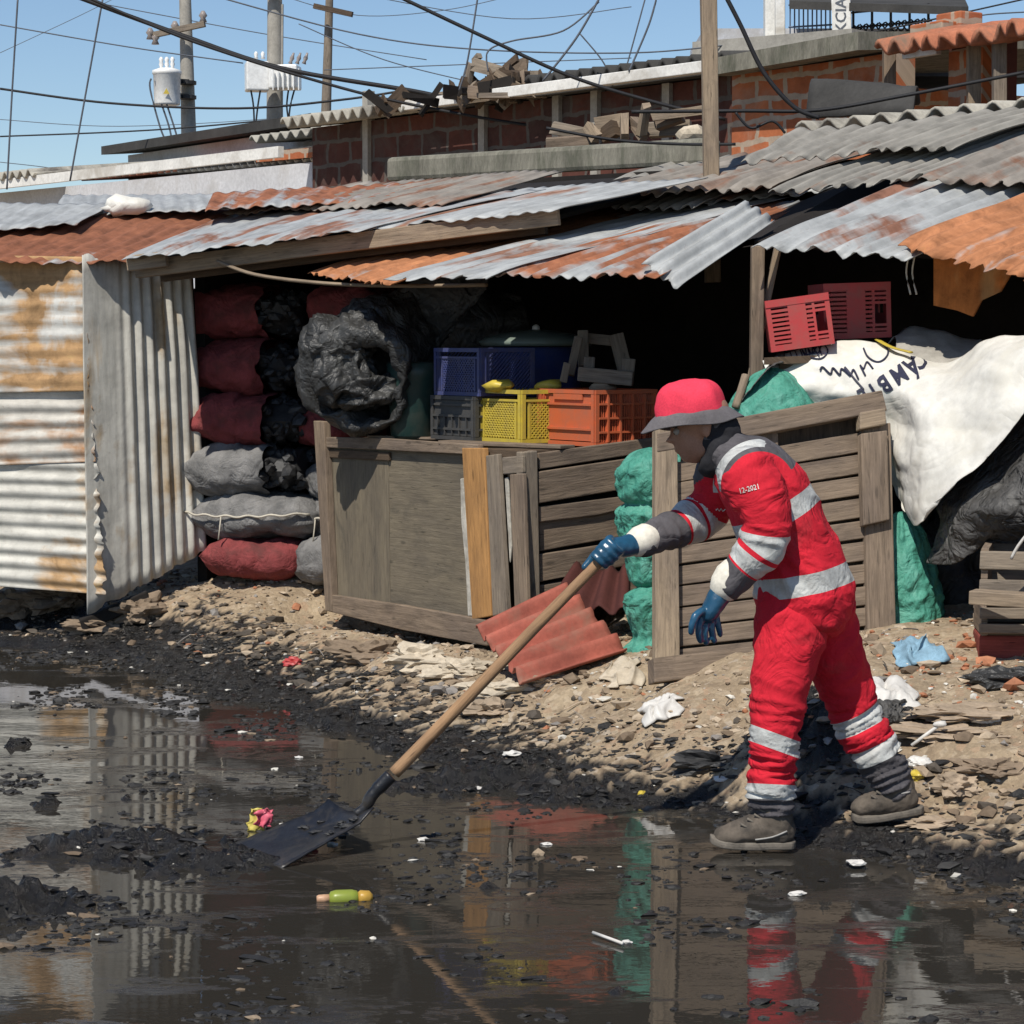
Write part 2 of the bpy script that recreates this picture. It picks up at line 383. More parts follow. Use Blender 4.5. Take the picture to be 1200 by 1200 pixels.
# dark mud heaps standing out of the water
mud = np.zeros(X.shape)
for px, py, rx, ry, h in [(70, 1000, .42, .30, .05), (25, 1062, .26, .2, .085), (190, 985, .34, .2, .045), (295, 1003, .14, .14, .035), (60, 942, .10, .12, .055), (25, 872, .09, .15, .055), (148, 935, .06, .08, .045),
                          (235, 1020, .3, .18, .045), (520, 922, .25, .22, .055), (610, 905, .4, .28, .06), (700, 935, .35, .22, .055), (470, 880, .3, .3, .045), (400, 850, .3, .25, .05),
                          (1060, 990, .35, .18, .045), (1150, 1020, .3, .25, .045), (570, 1040, .07, .08, .04), (1003, 1014, .07, .07, .05), (938, 1048, .07, .06, .05), (600, 955, .06, .06, .04),
                          (980, 965, .3, .22, .05), (215, 782, .25, .25, .04), (300, 812, .3, .3, .045), (120, 1085, .2, .1, .04), (760, 1165, .3, .12, .03), (860, 1010, .2, .1, .035)]:
    c = G(px, py, 0); mud += h * np.exp(-(((X - c.x) / rx) ** 2 + ((Y - c.y) / ry) ** 2))
mud *= 1 - sstep(.0, .22, S)
z = z + (mud * (.35 + 1.6 * np.clip(nB + .28, 0, 1) + 1.2 * np.clip(nC + .2, 0, 1)) + (nB * .03 + nC * .016) * (1 - sstep(-.12, .12, S))) * fine
hp = G(965, 905, .12); heap = np.exp(-(((X - hp.x) / .20) ** 2 + ((Y - hp.y - .1) / .28) ** 2)) * fine
z += heap * (.16 + .14 * nB + .1 * nC)
bp = P(1035, 962, 7.5); bm0 = np.exp(-(((X - bp.x) / .24) ** 2 + ((Y - bp.y + .08) / .2) ** 2) ** 2) * fine
def seg(a, b):
    dx, dy = b.x - a.x, b.y - a.y; t = np.clip(((X - a.x) * dx + (Y - a.y) * dy) / (dx * dx + dy * dy), 0, 1); return np.hypot(X - a.x - t * dx, Y - a.y - t * dy)
_cl, _cc = P(380, 700, 11.95), P(600, 757, 10.3); _ce = P(778, 702, 10.62)
z -= .15 * sstep(.42, .05, seg(_cl, V((_cc.x + .15, _cc.y + .3, 0)))) * fine
_pa, _pb = P(768, 800, 9.2), P(1050, 768, 9.45); z -= .05 * sstep(.16, .02, seg(_pa, _pb)) * fine
z = z * (1 - bm0) + np.minimum(z, .035) * bm0
z = np.where(S < -5.2, np.maximum(z, np.interp(-S, [5.2, 6.2, 9], [-.05, .35, .5])), z)
wet = 1 - sstep(.155, .235, S + nA * .55 + nB * .55 + nC * .5 - .30 * sstep(-.4, -1.6, X) + .10 * sstep(-.5, .3, X))
wet = np.maximum(wet, sstep(.3, .6, heap + nB * .5)); wet = np.where(S < -5.2, .3, wet)
ny, nx = X.shape
co = np.stack([X.ravel(), Y.ravel(), z.ravel()], 1)
idx = np.arange(nx * ny).reshape(ny, nx)
quads = np.stack([idx[:-1, :-1], idx[:-1, 1:], idx[1:, 1:], idx[1:, :-1]], -1).reshape(-1, 4)
me = bpy.data.meshes.new('ground'); me.vertices.add(len(co)); me.vertices.foreach_set('co', co.ravel())
me.loops.add(quads.size); me.loops.foreach_set('vertex_index', quads.ravel())
me.polygons.add(len(quads)); me.polygons.foreach_set('loop_start', np.arange(len(quads)) * 4)
me.polygons.foreach_set('use_smooth', np.ones(len(quads), bool))
me.update(); me.validate()
at_ = me.attributes.new('wet', 'FLOAT', 'POINT'); at_.data.foreach_set('value', wet.ravel().astype(np.float32))
ground = bpy.data.objects.new('ground', me); COL.objects.link(ground); tag(ground, kind='structure')
t = NT('bank_earth'); v = t.coord('Object')
v1 = t.ramp(t.noise(v, 3.5, 9, .7, .4), [(.28, (.23, .165, .105)), (.45, (.37, .275, .175)), (.6, (.48, .37, .24)), (.75, (.33, .235, .15))])
cell = t.vor(v, 34, 'F1', 'Color'); sepc = t.new('ShaderNodeSeparateColor'); t.l(cell, sepc.inputs[0])
chips = t.ramp(sepc.outputs[0], [(0, (.19, .145, .10)), (.25, (.44, .35, .24)), (.5, (.33, .255, .175)), (.7, (.56, .47, .35)), (.86, (.44, .26, .17)), (.95, (.66, .61, .53))], 'CONSTANT')
dry = t.mix(.28, v1, chips); dry = t.mix(.6, dry, t.ramp(t.noise(v, 60, 6, .75), [(.25, .45), (.7, 1.3)]), 'MULTIPLY')
dmp = t.ramp(t.noise(v, 8, 8, .7), [(.3, (.007, .0065, .006)), (.55, (.014, .0125, .011)), (.78, (.055, .043, .032))])
wa = t.attr('wet').outputs['Fac']
k = t.mix(wa, dry, dmp)
ro = t.math('SUBTRACT', .95, t.math('MULTIPLY', wa, t.ramp(t.noise(v, 22, 5, .6), [(.38, .82), (.62, .5)])))
nb = t.bump(t.noise(v, 30, 10, .75), .9, .02); nb = t.bump(t.vor(v, 34, 'DISTANCE_TO_EDGE'), .5, .006, nb)
me.materials.append(t.set(k, ro, nb, .5))
dg = bpy.context.evaluated_depsgraph_get()
GB = BVHTree.FromPolygons([V(c) for c in co], [tuple(q) for q in quads.tolist()])
def gz(x, y):
    h = GB.ray_cast(V((x, y, 5)), V((0, 0, -1))); return h[0].z if h[0] else 0.0
def gp(px, py):
    d = ray(px, py).normalized(); h = GB.ray_cast(CAM, d); p = h[0] if h[0] else G(px, py, .2)
    return p if p.z > 0 else G(px, py, 0)
# ------------------------------------------------------------------ water
mb = MB(); mb.add([(-900, -900, 0), (900, -900, 0), (900, 1500, 0), (-900, 1500, 0)], [(0, 1, 2, 3)])
t = NT('black_canal_water'); v = t.coord('Object', (1, 1.9, 1)); v2 = t.coord('Object', (1, 2.6, 1), (3, 7, 0))
film = t.ramp(t.noise(v2, 1.5, 10, .68, .5), [(.53, 0.0), (.59, .6), (.70, 1.0)])
fine_ = t.ramp(t.noise(v2, 15, 9, .8, .4), [(.49, 0.0), (.56, 1.0)])
film = t.math('MULTIPLY', film, t.math('ADD', t.math('MULTIPLY', fine_, .95), .08), True)
k = t.mix(film, (.031, .028, .0235), t.ramp(t.noise(v2, 14, 6, .7), [(.35, (.012, .011, .010)), (.7, (.05, .043, .034))]))
ro = t.math('ADD', t.math('MULTIPLY', film, .45), .008)
nb = t.bump(t.noise(v, 9, 3, .55), .016, .02)
bs = t.new('ShaderNodeBump'); bs.inputs['Distance'].default_value = .02; t.l(t.math('MULTIPLY', film, 1.0), bs.inputs['Strength']); t.l(t.noise(v2, 24, 8, .75), bs.inputs['Height']); t.l(nb, bs.inputs['Normal'])
water = mb.build('water', t.set(k, ro, bs.outputs['Normal'], .5, ior=1.46), loc=(0, 0, 0)); tag(water, kind='structure')
# ================================================================== SHEETS
NUP = V((.70, .714, 0)).normalized()
def corr(mb, p00, p10, p11, p01, waves, amp, axis='u', nv=18, jag0=.0, jag1=.0, sag=.0, seed=0, mi=0, flat=None, curl=0):
    """corrugated sheet through four corners; axis 'u' = ridges run along v"""
    p00, p10, p11, p01 = map(V, (p00, p10, p11, p01))
    n = (p10 - p00).cross(p01 - p00).normalized()
    if n.z < -.2 or (abs(n.z) < .3 and n.dot(CAM - p00) < 0): n = -n
    Lu = ((p10 - p00).length + (p11 - p01).length) / 2; Lv = ((p01 - p00).length + (p11 - p10).length) / 2
    nu = int(waves * 8)
    def fn(u, v):
        j0 = jag0 * (noise.noise(V((u * 9, seed, 1))) + .6 * noise.noise(V((u * 31, seed, 2)))); j1 = jag1 * (noise.noise(V((u * 9, seed, 5))) + .6 * noise.noise(V((u * 31, seed, 6))))
        vv = v + (j0 * (1 - v) + j1 * v) / max(Lv, .01)
        p = (p00 * (1 - u) + p10 * u) * (1 - vv) + (p01 * (1 - u) + p11 * u) * vv
        ph = u * waves
        a = amp * (1 if flat is None else sstep(flat[0], flat[1], u))
        w = math.sin(2 * math.pi * ph) * a
        w += sag * (noise.noise(V((u * Lu * 1.7, vv * Lv * 1.3, seed * 3.3))) + .4 * noise.noise(V((u * Lu * 5, vv * Lv * 4, seed * 1.3))))
        if curl: w -= curl * max(0, 1 - v / .12) ** 2 * (.5 + noise.noise(V((u * 6, seed, 9))))
        return p + n * w
    if axis == 'u': mb.grid(fn, nu, nv, mi, Lu, Lv)
    else: mb.grid(lambda u, v: fn(v, u), nv, nu, mi, Lv, Lu)
def sheet(name, quad, plane, mat, parent, off=0.0, waves=10, amp=.009, seed=0, sag=.02, jag0=.03, jag1=.02, solid=.004, curl=.02):
    sag *= .7
    p = [plane.at(x, y, off) for x, y in quad]
    Lu = (p[1] - p[0]).length
    mb = MB(); corr(mb, p[0], p[1], p[2], p[3], max(2, round(Lu / .085)), amp, 'u', 22, jag0, jag1, sag, seed, 0, None, curl)
    return mb.build(name, mat, parent, True, solid=solid)
def upplane(a, b, deg):
    r = math.radians(deg); return Plane(a, b, a + NUP * math.cos(r) + V((0, 0, math.sin(r))))
# ------------------------------------------------------------------ tin shed (left)
shed = empty('tin_shed', P(60, 700, 12.1), 'patched tin shed with rust stained corrugated walls at the left', 'shed')
WL = Plane(P(0, 690, 12.15), P(112, 690, 11.98), P(0, 300, 12.15))
def wsheet(q, mat, seed, off, waves, axis, amp, jag=.012, sag=.012, flat=None, plane=WL):
    p = [plane.at(x, y, off) for x, y in q]; mb = MB()
    corr(mb, *p, waves, amp, axis, 22, jag, jag, sag, seed, 0, flat); return mb.build('wall_sheet', mat, shed, True, solid=.004)
# quads: p00, p10, p11, p01 with u across the ridges
wsheet([(-90, 298), (-90, 462), (104, 458), (101, 301)], M['wall_sheet'][0], 1, .03, 9, 'u', .0035, sag=.02)
wsheet([(-90, 452), (-90, 548), (112, 541), (106, 455)], M['wall_sheet'][1], 2, .015, 5, 'u', .008)
wsheet([(-90, 538), (-90, 680), (124, 697), (112, 541)], M['wall_sheet'][2], 3, .0, 9, 'u', .008, jag=.03)
WR = Plane(P(104, 700, 11.96), P(244, 650, 12.42), P(104, 300, 11.96))
wsheet([(102, 720), (243, 645), (224, 316), (96, 299)], M['wall_sheet'][3], 4, .0, 10.5, 'u', .013, flat=(.25, .5), plane=WR, jag=.02)
mb = MB()
mb.slab([WL.at(-95, 300, -.06), WL.at(100, 300, -.06), WL.at(112, 680, -.06), WL.at(-95, 672, -.06)], WL.n, .04)
mb.slab([WR.at(104, 306, -.06), WR.at(226, 316, -.06), WR.at(243, 630, -.06), WR.at(112, 690, -.06)], WR.n, .03)
mb.build('lining', M['dark_inside'], shed)
# roof of the shed
PA = Plane(P(-80, 296, 12.1), P(155, 302, 12.0), P(-80, 296, 12.1) + V((.42, .9, 0)).normalized() * 1 + V((0, 0, .21)))
sheet('roof_sheet', [(-100, 300), (152, 306), (300, 240), (10, 243)], PA, M['rust'][0], shed, .0, amp=.006, seed=11, sag=.03, jag0=.05, curl=.02)
sheet('roof_sheet', [(-110, 275), (90, 262), (135, 238), (-60, 236)], PA, M['zinc'][0], shed, .05, amp=.004, seed=12, sag=.02)
PA2 = Plane(P(155, 304, 11.8), P(640, 246, 11.25), P(155, 304, 11.8) + NUP + V((0, 0, .21)))
sheet('roof_sheet', [(142, 303), (420, 268), (640, 222), (300, 238)], PA2, M['zinc'][1], shed, .03, amp=.004, seed=14, sag=.015, jag0=.05, jag1=.06)
sheet('roof_sheet', [(400, 270), (650, 243), (830, 208), (600, 222)], PA2, M['zinc'][2], shed, .02, amp=.005, seed=15, sag=.012, jag0=.02)
sheet('roof_sheet', [(260, 248), (520, 236), (660, 200), (420, 214)], PA2, M['grey_sheet'][1], shed, .06, amp=.006, seed=16, sag=.03)
PA3 = Plane(P(70, 250, 13.2), P(400, 232, 13.0), P(70, 250, 13.2) + V((.2, .9, .16)))
sheet('roof_sheet', [(60, 252), (270, 242), (262, 228), (74, 228)], PA3, M['zinc'][0], shed, .0, amp=.004, seed=17, sag=.02)
sheet('roof_sheet', [(240, 244), (480, 232), (520, 212), (250, 226)], PA3, M['rust'][2], shed, .03, amp=.006, seed=18, sag=.02)
mb = MB(); mb.board(P(160, 316, 11.78), P(655, 253, 11.2), .085, .05); mb.build('eave_beam', M['wood_pale'], shed, bevel=.004)
mb = MB(); mb.board(P(190, 322, 11.9), P(640, 266, 11.35), .07, .06); mb.build('rafter', M['wood_dark'], shed, bevel=.004)
mb = MB(); mb.board(P(150, 309, 11.7), P(196, 303, 11.66), .075, .05); mb.build('eave_board', M['wood_pale'], shed, bevel=.004)
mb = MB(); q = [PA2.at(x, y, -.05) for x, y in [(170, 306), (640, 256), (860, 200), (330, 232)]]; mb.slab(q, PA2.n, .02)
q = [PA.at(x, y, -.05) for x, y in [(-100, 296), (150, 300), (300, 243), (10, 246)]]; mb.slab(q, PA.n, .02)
mb.build('roof_filler', M['dark_inside'], shed)  # added slabs below the sheets, only there to keep the inside dark
pth = smoothpath([P(255, 306, 11.6), P(300, 322, 11.5), P(380, 332, 11.3), P(470, 335, 11.05), P(570, 334, 10.8)], 6)
mb = MB(); mb.tube(pth, .018, 8, flat=.5); tag(mb.build('pale_batten', M['wood_pale'], None, True), 'bent pale batten hanging below the shed roof beam', 'batten')
# ------------------------------------------------------------------ market stall (middle and right)
stall = empty('market_stall', P(700, 700, 11), 'open market stall with patched rusty tin roof and dark inside', 'stall')
PB = upplane(P(360, 318, 11.5), P(766, 320, 9.95), 12)
PC = upplane(P(880, 288, 9.9), P(1196, 316, 9.4), 15.5)
sh = lambda q, pl, m, off, seed, **k: sheet('roof_sheet', q, pl, m, stall, off, seed=seed, **k)
sh([(360, 317), (458, 331), (820, 236), (690, 229)], PB, M['rust'][1], .0, 21, amp=.008, sag=.03, jag0=.05)
sh([(449, 327), (575, 320), (930, 230), (790, 236)], PB, M['zinc'][2], .035, 22, amp=.005, sag=.025, jag0=.05)
sh([(556, 319), (772, 322), (960, 238), (880, 236)], PB, M['rust'][2], .02, 23, amp=.009, sag=.03, jag0=.05)
PB2 = Plane(P(760, 300, 9.92), P(794, 334, 9.75), P(902, 250, 10.3))
sh([(754, 306), (794, 336), (908, 258), (872, 236)], PB2, M['zinc'][0], .0, 24, amp=.012, sag=.01, jag0=.03)
sh([(640, 238), (812, 236), (1010, 178), (800, 184)], PB, M['grey_sheet'][0], .09, 25, amp=.010, sag=.04, jag0=.05)
sh([(690, 228), (905, 214), (1060, 168), (870, 182)], PB, M['grey_sheet'][1], .15, 26, amp=.012, sag=.04, jag0=.05)
sh([(780, 240), (960, 222), (1110, 190), (930, 196)], PB, M['zinc'][2], .06, 30, amp=.010, sag=.03, jag0=.05)
sh([(880, 288), (1066, 300), (1310, 208), (1085, 202)], PC, M['zinc'][1], .02, 27, amp=.011, sag=.02, jag0=.03)
sh([(1052, 284), (1204, 322), (1420, 240), (1270, 205)], PC, M['rust'][1], .06, 28, amp=.008, sag=.035, jag0=.06, curl=.05)
sh([(1190, 315), (1330, 345), (1560, 255), (1400, 240)], PC, M['rust'][2], .03, 29, amp=.008, sag=.02)
sh([(900, 224), (1090, 206), (1330, 120), (1110, 152)], PC, M['grey_sheet'][0], .06, 31, amp=.012, sag=.03, jag0=.05)
sh([(1075, 208), (1260, 214), (1480, 130), (1290, 122)], PC, M['grey_sheet'][1], .09, 32, amp=.012, sag=.03, jag0=.05)
sh([(868, 188), (1120, 170), (1300, 118), (930, 152)], PC, M['grey_sheet'][0], .13, 33, amp=.012, sag=.03, jag0=.04)
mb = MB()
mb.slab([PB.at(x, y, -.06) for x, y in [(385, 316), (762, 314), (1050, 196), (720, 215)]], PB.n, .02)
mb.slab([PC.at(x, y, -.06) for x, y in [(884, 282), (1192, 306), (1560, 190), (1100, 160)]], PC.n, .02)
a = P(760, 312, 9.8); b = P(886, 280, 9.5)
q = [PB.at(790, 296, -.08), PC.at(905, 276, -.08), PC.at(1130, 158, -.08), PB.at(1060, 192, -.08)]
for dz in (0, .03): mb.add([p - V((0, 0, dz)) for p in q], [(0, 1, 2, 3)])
mb.build('roof_filler', M['dark_inside'], stall)  # added dark slabs block light leaking between the stall roof sheets
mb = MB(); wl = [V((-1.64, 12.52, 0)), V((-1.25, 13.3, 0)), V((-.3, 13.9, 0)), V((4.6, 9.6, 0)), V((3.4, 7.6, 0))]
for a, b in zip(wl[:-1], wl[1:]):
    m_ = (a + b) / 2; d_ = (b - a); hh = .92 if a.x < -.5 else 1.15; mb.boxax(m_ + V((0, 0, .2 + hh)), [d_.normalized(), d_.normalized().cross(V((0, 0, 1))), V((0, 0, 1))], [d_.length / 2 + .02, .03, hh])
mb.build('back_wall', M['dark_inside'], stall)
a = P(888, 288, 9.98); g0 = P(884, 500, 10.0)
mb = MB(); mb.board(V((g0.x, g0.y, .3)), V((a.x, a.y, a.z)), .062, .055, up=(0, 1, 0)); mb.build('post', M['wood'], stall, bevel=.005)
mb = MB(); mb.board(P(878, 452, 10.0), P(912, 288, 10.02), .04, .03, up=(0, 1, 0)); mb.build('brace', M['wood_pale'], stall, bevel=.004)
# ================================================================== HOUSES BEHIND
def wallslab(mb, A, B, z0, z1a, z1b, n, t=.2):
    mb.slab([V((A.x, A.y, z0)), V((B.x, B.y, z0)), V((B.x, B.y, z1b)), V((A.x, A.y, z1a))], n, t, uax=B - A if False else V((B.x - A.x, B.y - A.y, 0)))
NB = V((-.79, -.61, 0)).normalized()
def house(name, label, A, B, mat, depth, ext=0):
    r = empty(name, (A.x, A.y, 0), label, 'house'); mb = MB()
    d = (B - A); d.z = 0; d.normalize(); n = V((d.y, -d.x, 0))
    if n.dot(CAM - A) < 0: n = -n
    wallslab(mb, A, B, 0, A.z, B.z, n)
    A2 = A - n * depth; B2 = B - n * depth
    wallslab(mb, A2, B2, 0, A.z, B.z, -n)
    for p, q, s in ((A, A2, -1), (B, B2, 1)): wallslab(mb, p - n * .2, q + n * .2, 0, p.z, p.z, d * s)
    mb.build('wall', mat, r); return r, n, d
# far pale house
A = P(150, 182, 28.5); B = P(395, 146, 24.0)
hB, n, d = house('pale_house', 'far pale plastered house with a thin dark roof edge', A, B, M['plaster'], 4)
mb = MB(); mb.slab([A + n * .3 + V((0, 0, .0)) - d * .1, B + n * .3, B - n * 4 + V((0, 0, .35)), A - n * 4 + V((0, 0, .35)) - d * .1], V((0, 0, 1)), -.1); mb.build('roof', M['fibro_dark'], hB)
mb = MB(); a_ = P(292, 164, 24.5); b_ = P(400, 150, 22.4); corr(mb, a_, b_, b_ - n * 1.5 + V((0, 0, .12)), a_ - n * 1.5 + V((0, 0, .12)), 9, .035, 'u', 4); mb.build('awning', M['fibro'], hB, True, solid=.02)
# white house
A = P(-60, 232, 28.3); B = P(366, 190, 22.0)
hA, n, d = house('white_house', 'long whitewashed house with cream fascia behind the shed roof', A, B, M['plaster'], 3)
mb = MB(); mb.boxax((A + B) / 2 + n * .34 + V((0, 0, .06)), [d, n, V((0, 0, 1))], [(B - A).length / 2, .03, .05]); mb.build('fascia', M['white_paint'], hA)
mb = MB(); a_ = A + n * .4 + V((0, 0, .13)); b_ = P(100, 216, 26) ; b_ = A + d * ((b_ - A).dot(d)) + n * .4; b_.z = A.z + (B.z - A.z) * ((b_ - A).length / (B - A).length) + .13
corr(mb, a_, b_, b_ - n * 2.5 + V((0, 0, .25)), a_ - n * 2.5 + V((0, 0, .25)), 16, .04, 'u', 4); mb.build('roof_sheet', M['fibro'], hA, True, solid=.02)
def along(px, py, y, up): return P(px, py, y) + V((0, 0, up))
mb = MB(); a_ = along(90, 208, 26.3, 0); b_ = along(205, 196, 24.4, 0); corr(mb, a_, b_, b_ - n * 1.5 + V((0, 0, .12)), a_ - n * 1.5 + V((0, 0, .12)), 14, .035, 'u', 4); mb.build('roof_tiles', M['clay'], hA, True, solid=.02)
mb = MB(); a_ = along(178, 196, 24.8, 0); b_ = along(368, 178, 21.9, 0); corr(mb, a_, b_, b_ - n * 2 + V((0, 0, .15)), a_ - n * 2 + V((0, 0, .15)), 22, .045, 'u', 4); mb.build('roof_sheet', M['fibro_dark'], hA, True, solid=.025)
mb = MB(); a_ = along(180, 199, 24.9, 0); b_ = along(368, 183, 21.95, 0); corr(mb, a_, b_, b_ - n * 2 + V((0, 0, .1)), a_ - n * 2 + V((0, 0, .1)), 22, .04, 'u', 4); mb.build('roof_sheet', M['fibro'], hA, True, solid=.025)
mb = MB(); a_ = P(300, 190, 22.8); b_ = P(368, 184, 21.9); mb.slab([a_, b_, b_ + V((0, 0, .09)), a_ + V((0, 0, .09))], n, .1); mb.build('clay_course', M['brick_orange'], hA)
# dark brick house
A = P(366, 150, 21.9); B = P(862, 88, 17.6)
zt = (A.z + B.z) / 2
hC, n, d = house('brick_house', 'dark red block house under a wavy roof with white fascia', A, B, M['brick'], 4)
m1 = A + (B - A) * .34
mb = MB(); a_ = A + n * .35 + V((0, 0, .02)); b_ = m1 + n * .35 + V((0, 0, .03)); corr(mb, a_, b_, b_ - n * 4 + V((0, 0, .5)), a_ - n * 4 + V((0, 0, .5)), 12, .045, 'u', 6); mb.build('roof_sheet', M['fibro'], hC, True, solid=.02)
mb = MB(); mb.boxax((m1 + B) / 2 + n * .3 + V((0, 0, .04)), [(B - m1).normalized(), n, V((0, 0, 1))], [(B - m1).length / 2 + .05, .04, .042]); mb.build('fascia', M['white_paint'], hC, bevel=.006)
mb = MB(); q = Plane(A, B, A + V((0, 0, 1))); a_ = q.at(640, 99) + n * .22; b_ = q.at(884, 70) + n * .22; corr(mb, a_, b_, b_ - n * 2.5 + V((0, 0, .2)), a_ - n * 2.5 + V((0, 0, .2)), 15, .045, 'u', 6); mb.build('roof_sheet', M['fibro_dark'], hC, True, solid=.03)
mb = MB(); mb.slab([m1 + n * .2 + V((0, 0, .05)), B + n * .2 + V((0, 0, .05)), B - n * 4 + V((0, 0, .3)), m1 - n * 4 + V((0, 0, .3))], V((0, 0, 1)), .05); mb.build('roof_filler', M['fibro_dark'], hC)
for px in (432, 568, 655, 700, 784): 
    mb = MB(); q = Plane(A, B, A + V((0, 0, 1))); c = q.at(px, 160); mb.box((c.x, c.y, c.z - .3), (.08, .08, 1.4), math.atan2(d.y, d.x)); mb.build('pillar', M['concrete'], hC)
# orange brick house at the right
A = P(858, 92, 17.2); B = P(1046, 62, 15.9); B2 = P(1112, 60, 15.4); C2 = P(1152, 52, 15.1); E2 = P(1300, 40, 14.1)
hD = empty('orange_brick_house', (A.x, A.y, 0), 'orange brick house with shaded openings and clay tile roof', 'house')
d = (E2 - A); d.z = 0; d.normalize(); n = V((d.y, -d.x, 0)); n = n if n.dot(CAM - A) > 0 else -n
mb = MB(); wallslab(mb, A, B, 0, A.z + .02, B.z, n); wallslab(mb, B2, C2, 0, B2.z, C2.z, n); wallslab(mb, A - n * .2, A - n * 4, 0, A.z, A.z, -d); mb.build('wall', M['brick_orange'], hD)
mb = MB(); wallslab(mb, B - n * .5, B2 - n * .5, 0, B.z + .1, B2.z + .1, n, .1); wallslab(mb, C2 - n * .4, E2 - n * .4, 0, C2.z + .1, E2.z + .1, n, .1); mb.build('inner_wall', M['maroon'], hD)
mb = MB(); mb.slab([A + n * .25 + V((0, 0, .0)), B + n * .3 + V((0, 0, .0)), B - n * 4 + V((0, 0, .3)), A - n * 4 + V((0, 0, .3))], V((0, 0, 1)), -.12); mb.build('roof_slab', M['concrete_moss'], hD)
mb = MB(); a_ = P(1026, 57, 15.4); b_ = P(1320, 12, 13.4); corr(mb, a_, b_, b_ - n * 2.2 + V((0, 0, .38)), a_ - n * 2.2 + V((0, 0, .38)), 14, .04, 'u', 8, .05, .02, .05, 5); mb.build('roof_tiles', M['clay'], hD, True, solid=.03)
for px, y0, y1, yy, m_ in ((1042, 58, 150, 15.6, 'wood'), (1141, 50, 140, 14.9, 'wood_pale'), (1171, 45, 140, 14.6, 'wood_grey')):
    mb = MB(); mb.board(P(px, y1, yy), P(px, y0, yy), .08, .08, up=(0, 1, 0)); mb.build('post', M[m_], hD, bevel=.006)
mb = MB(); mb.boxax(P(1098, 40, 15.9), [d, n, V((0, 0, 1))], [.16, .1, .07]); mb.boxax(P(1124, 30, 15.9), [d, n, V((0, 0, 1))], [.12, .1, .08]); tag(mb.build('hollow_brick', M['brick_orange'], None, bevel=.01), 'two orange hollow bricks left on the clay tile roof', 'bricks')
mb = MB(); mb.board(P(1060, 62, 15.3), P(1100, 56, 15.1), .08, .05); mb.build('fascia', M['white_paint'], hD)
a_ = P(944, 137, 15.2); b_ = P(1062, 134, 14.5); up = V((0, 0, 1))
mb = MB(); mb.grid(lambda u, v: P(945 + 125 * u, 138 - 6 * u, 15.0 - .6 * u) + V((.1 * v, .35 * v, .26 * math.sin(v * 2.6) * (1 - .35 * u) + .02 * noise.noise(V((u * 5, v * 3, 1))))), 14, 10)
tag(mb.build('fibre_sheet', M['fibro_dark'], None, True, solid=.02), 'folded grey fibre cement sheet lying before the orange bricks', 'roof sheet')
# wavy roof in front of the bricks
hE = empty('fibre_roof', P(930, 152, 12.6), 'wavy fibre cement roof edge rising behind the stall roof', 'roof')
mb = MB(); a_ = P(932, 150, 12.4); b_ = P(1260, 116, 11.2); corr(mb, a_, b_, b_ + NUP * 1.6 + V((0, 0, .1)), a_ + NUP * 1.6 + V((0, 0, .1)), 10, .028, 'u', 6); mb.build('roof_sheet', M['fibro'], hE, True, solid=.014)
mb = MB(); mb.board(V((a_.x + .1, a_.y + .1, a_.z - .1)), V((b_.x + .1, b_.y + .1, b_.z - .1)), .1, .06)
for q in (a_, b_): mb.board(V((q.x + .9, q.y + .9, .3)), V((q.x + .9, q.y + .9, q.z)), .08, .08, up=(0, 1, 0))
mb.build('support', M['wood_dark'], hE)
# balcony house
hF = empty('balcony_house', P(960, 90, 26), 'upper storey balcony house with iron railings and pale columns', 'house')
YB = 25
mb = MB(); mb.board(P(876, 74, YB), P(1060, 60, YB - 1.2), .25, 2.0); mb.build('balcony_floor', M['concrete'], hF)
mb = MB(); mb.box(P(905, 395, YB + 1) + V((.7, .6, 1.2)), (3.0, 2, 4.2)); mb.build('wall', M['plaster'], hF)
mb = MB(); mb.board(P(907, 75, YB - .4), P(907, -45, YB - .4), .20, .2, up=(0, 1, 0)); mb.board(P(914, 75, YB - .7), P(914, -45, YB - .7), .08, .1, up=(0, 1, 0)); mb.build('column', M['white_paint'], hF, bevel=.01)
mb = MB(); mb.slab([P(925, 1, YB - 1), P(1135, 8, YB - 2), P(1120, -25, YB + 1.5), P(925, -30, YB + 2)], V((0, 0, 1)), .08); mb.build('roof', M['fibro_dark'], hF)
mb = MB()
for i in range(13):
    x = 926 + i * 5.2; mb.tube([P(x, 62, YB - .8), P(x, 0, YB - .8)], .008, 5)
for yy in (4, 30, 56): mb.tube([P(924, yy + 2, YB - .8), P(992, yy - 2, YB - .9)], .010, 5)
mb.build('window_bars', M['blue_metal'], hF)
mb = MB()
for yy in (12, 30, 55): mb.tube([P(998, yy + 3, YB - 1.0), P(1092, yy - 6, YB - 1.6)], .011, 5)
for i in range(5):
    x = 1000 + i * 22; mb.tube([P(x, 58 - i * 2, YB - 1.0 - i * .15), P(x, 12 - i * 2, YB - 1.0 - i * .15)], .014, 5)
for i in range(12):
    x = 1000 + i * 7.5; y0 = 48 - i * .7
    mb.tube(smoothpath([P(x, y0 + 6, YB - 1.1), P(x + 7, y0 - 2, YB - 1.1), P(x, y0 - 11, YB - 1.1), P(x + 7, y0 - 19, YB - 1.1)], 4), .009, 5)
    mb.tube(smoothpath([P(x + 7, y0 + 6, YB - 1.1), P(x, y0 - 2, YB - 1.1), P(x + 7, y0 - 11, YB - 1.1), P(x, y0 - 19, YB - 1.1)], 4), .009, 5)
mb.build('railing', M['black_metal'], hF)
sg = empty('vertical_sign', P(986, 55, YB - 1.3), 'white vertical sign board with grey letters on the balcony', 'sign')
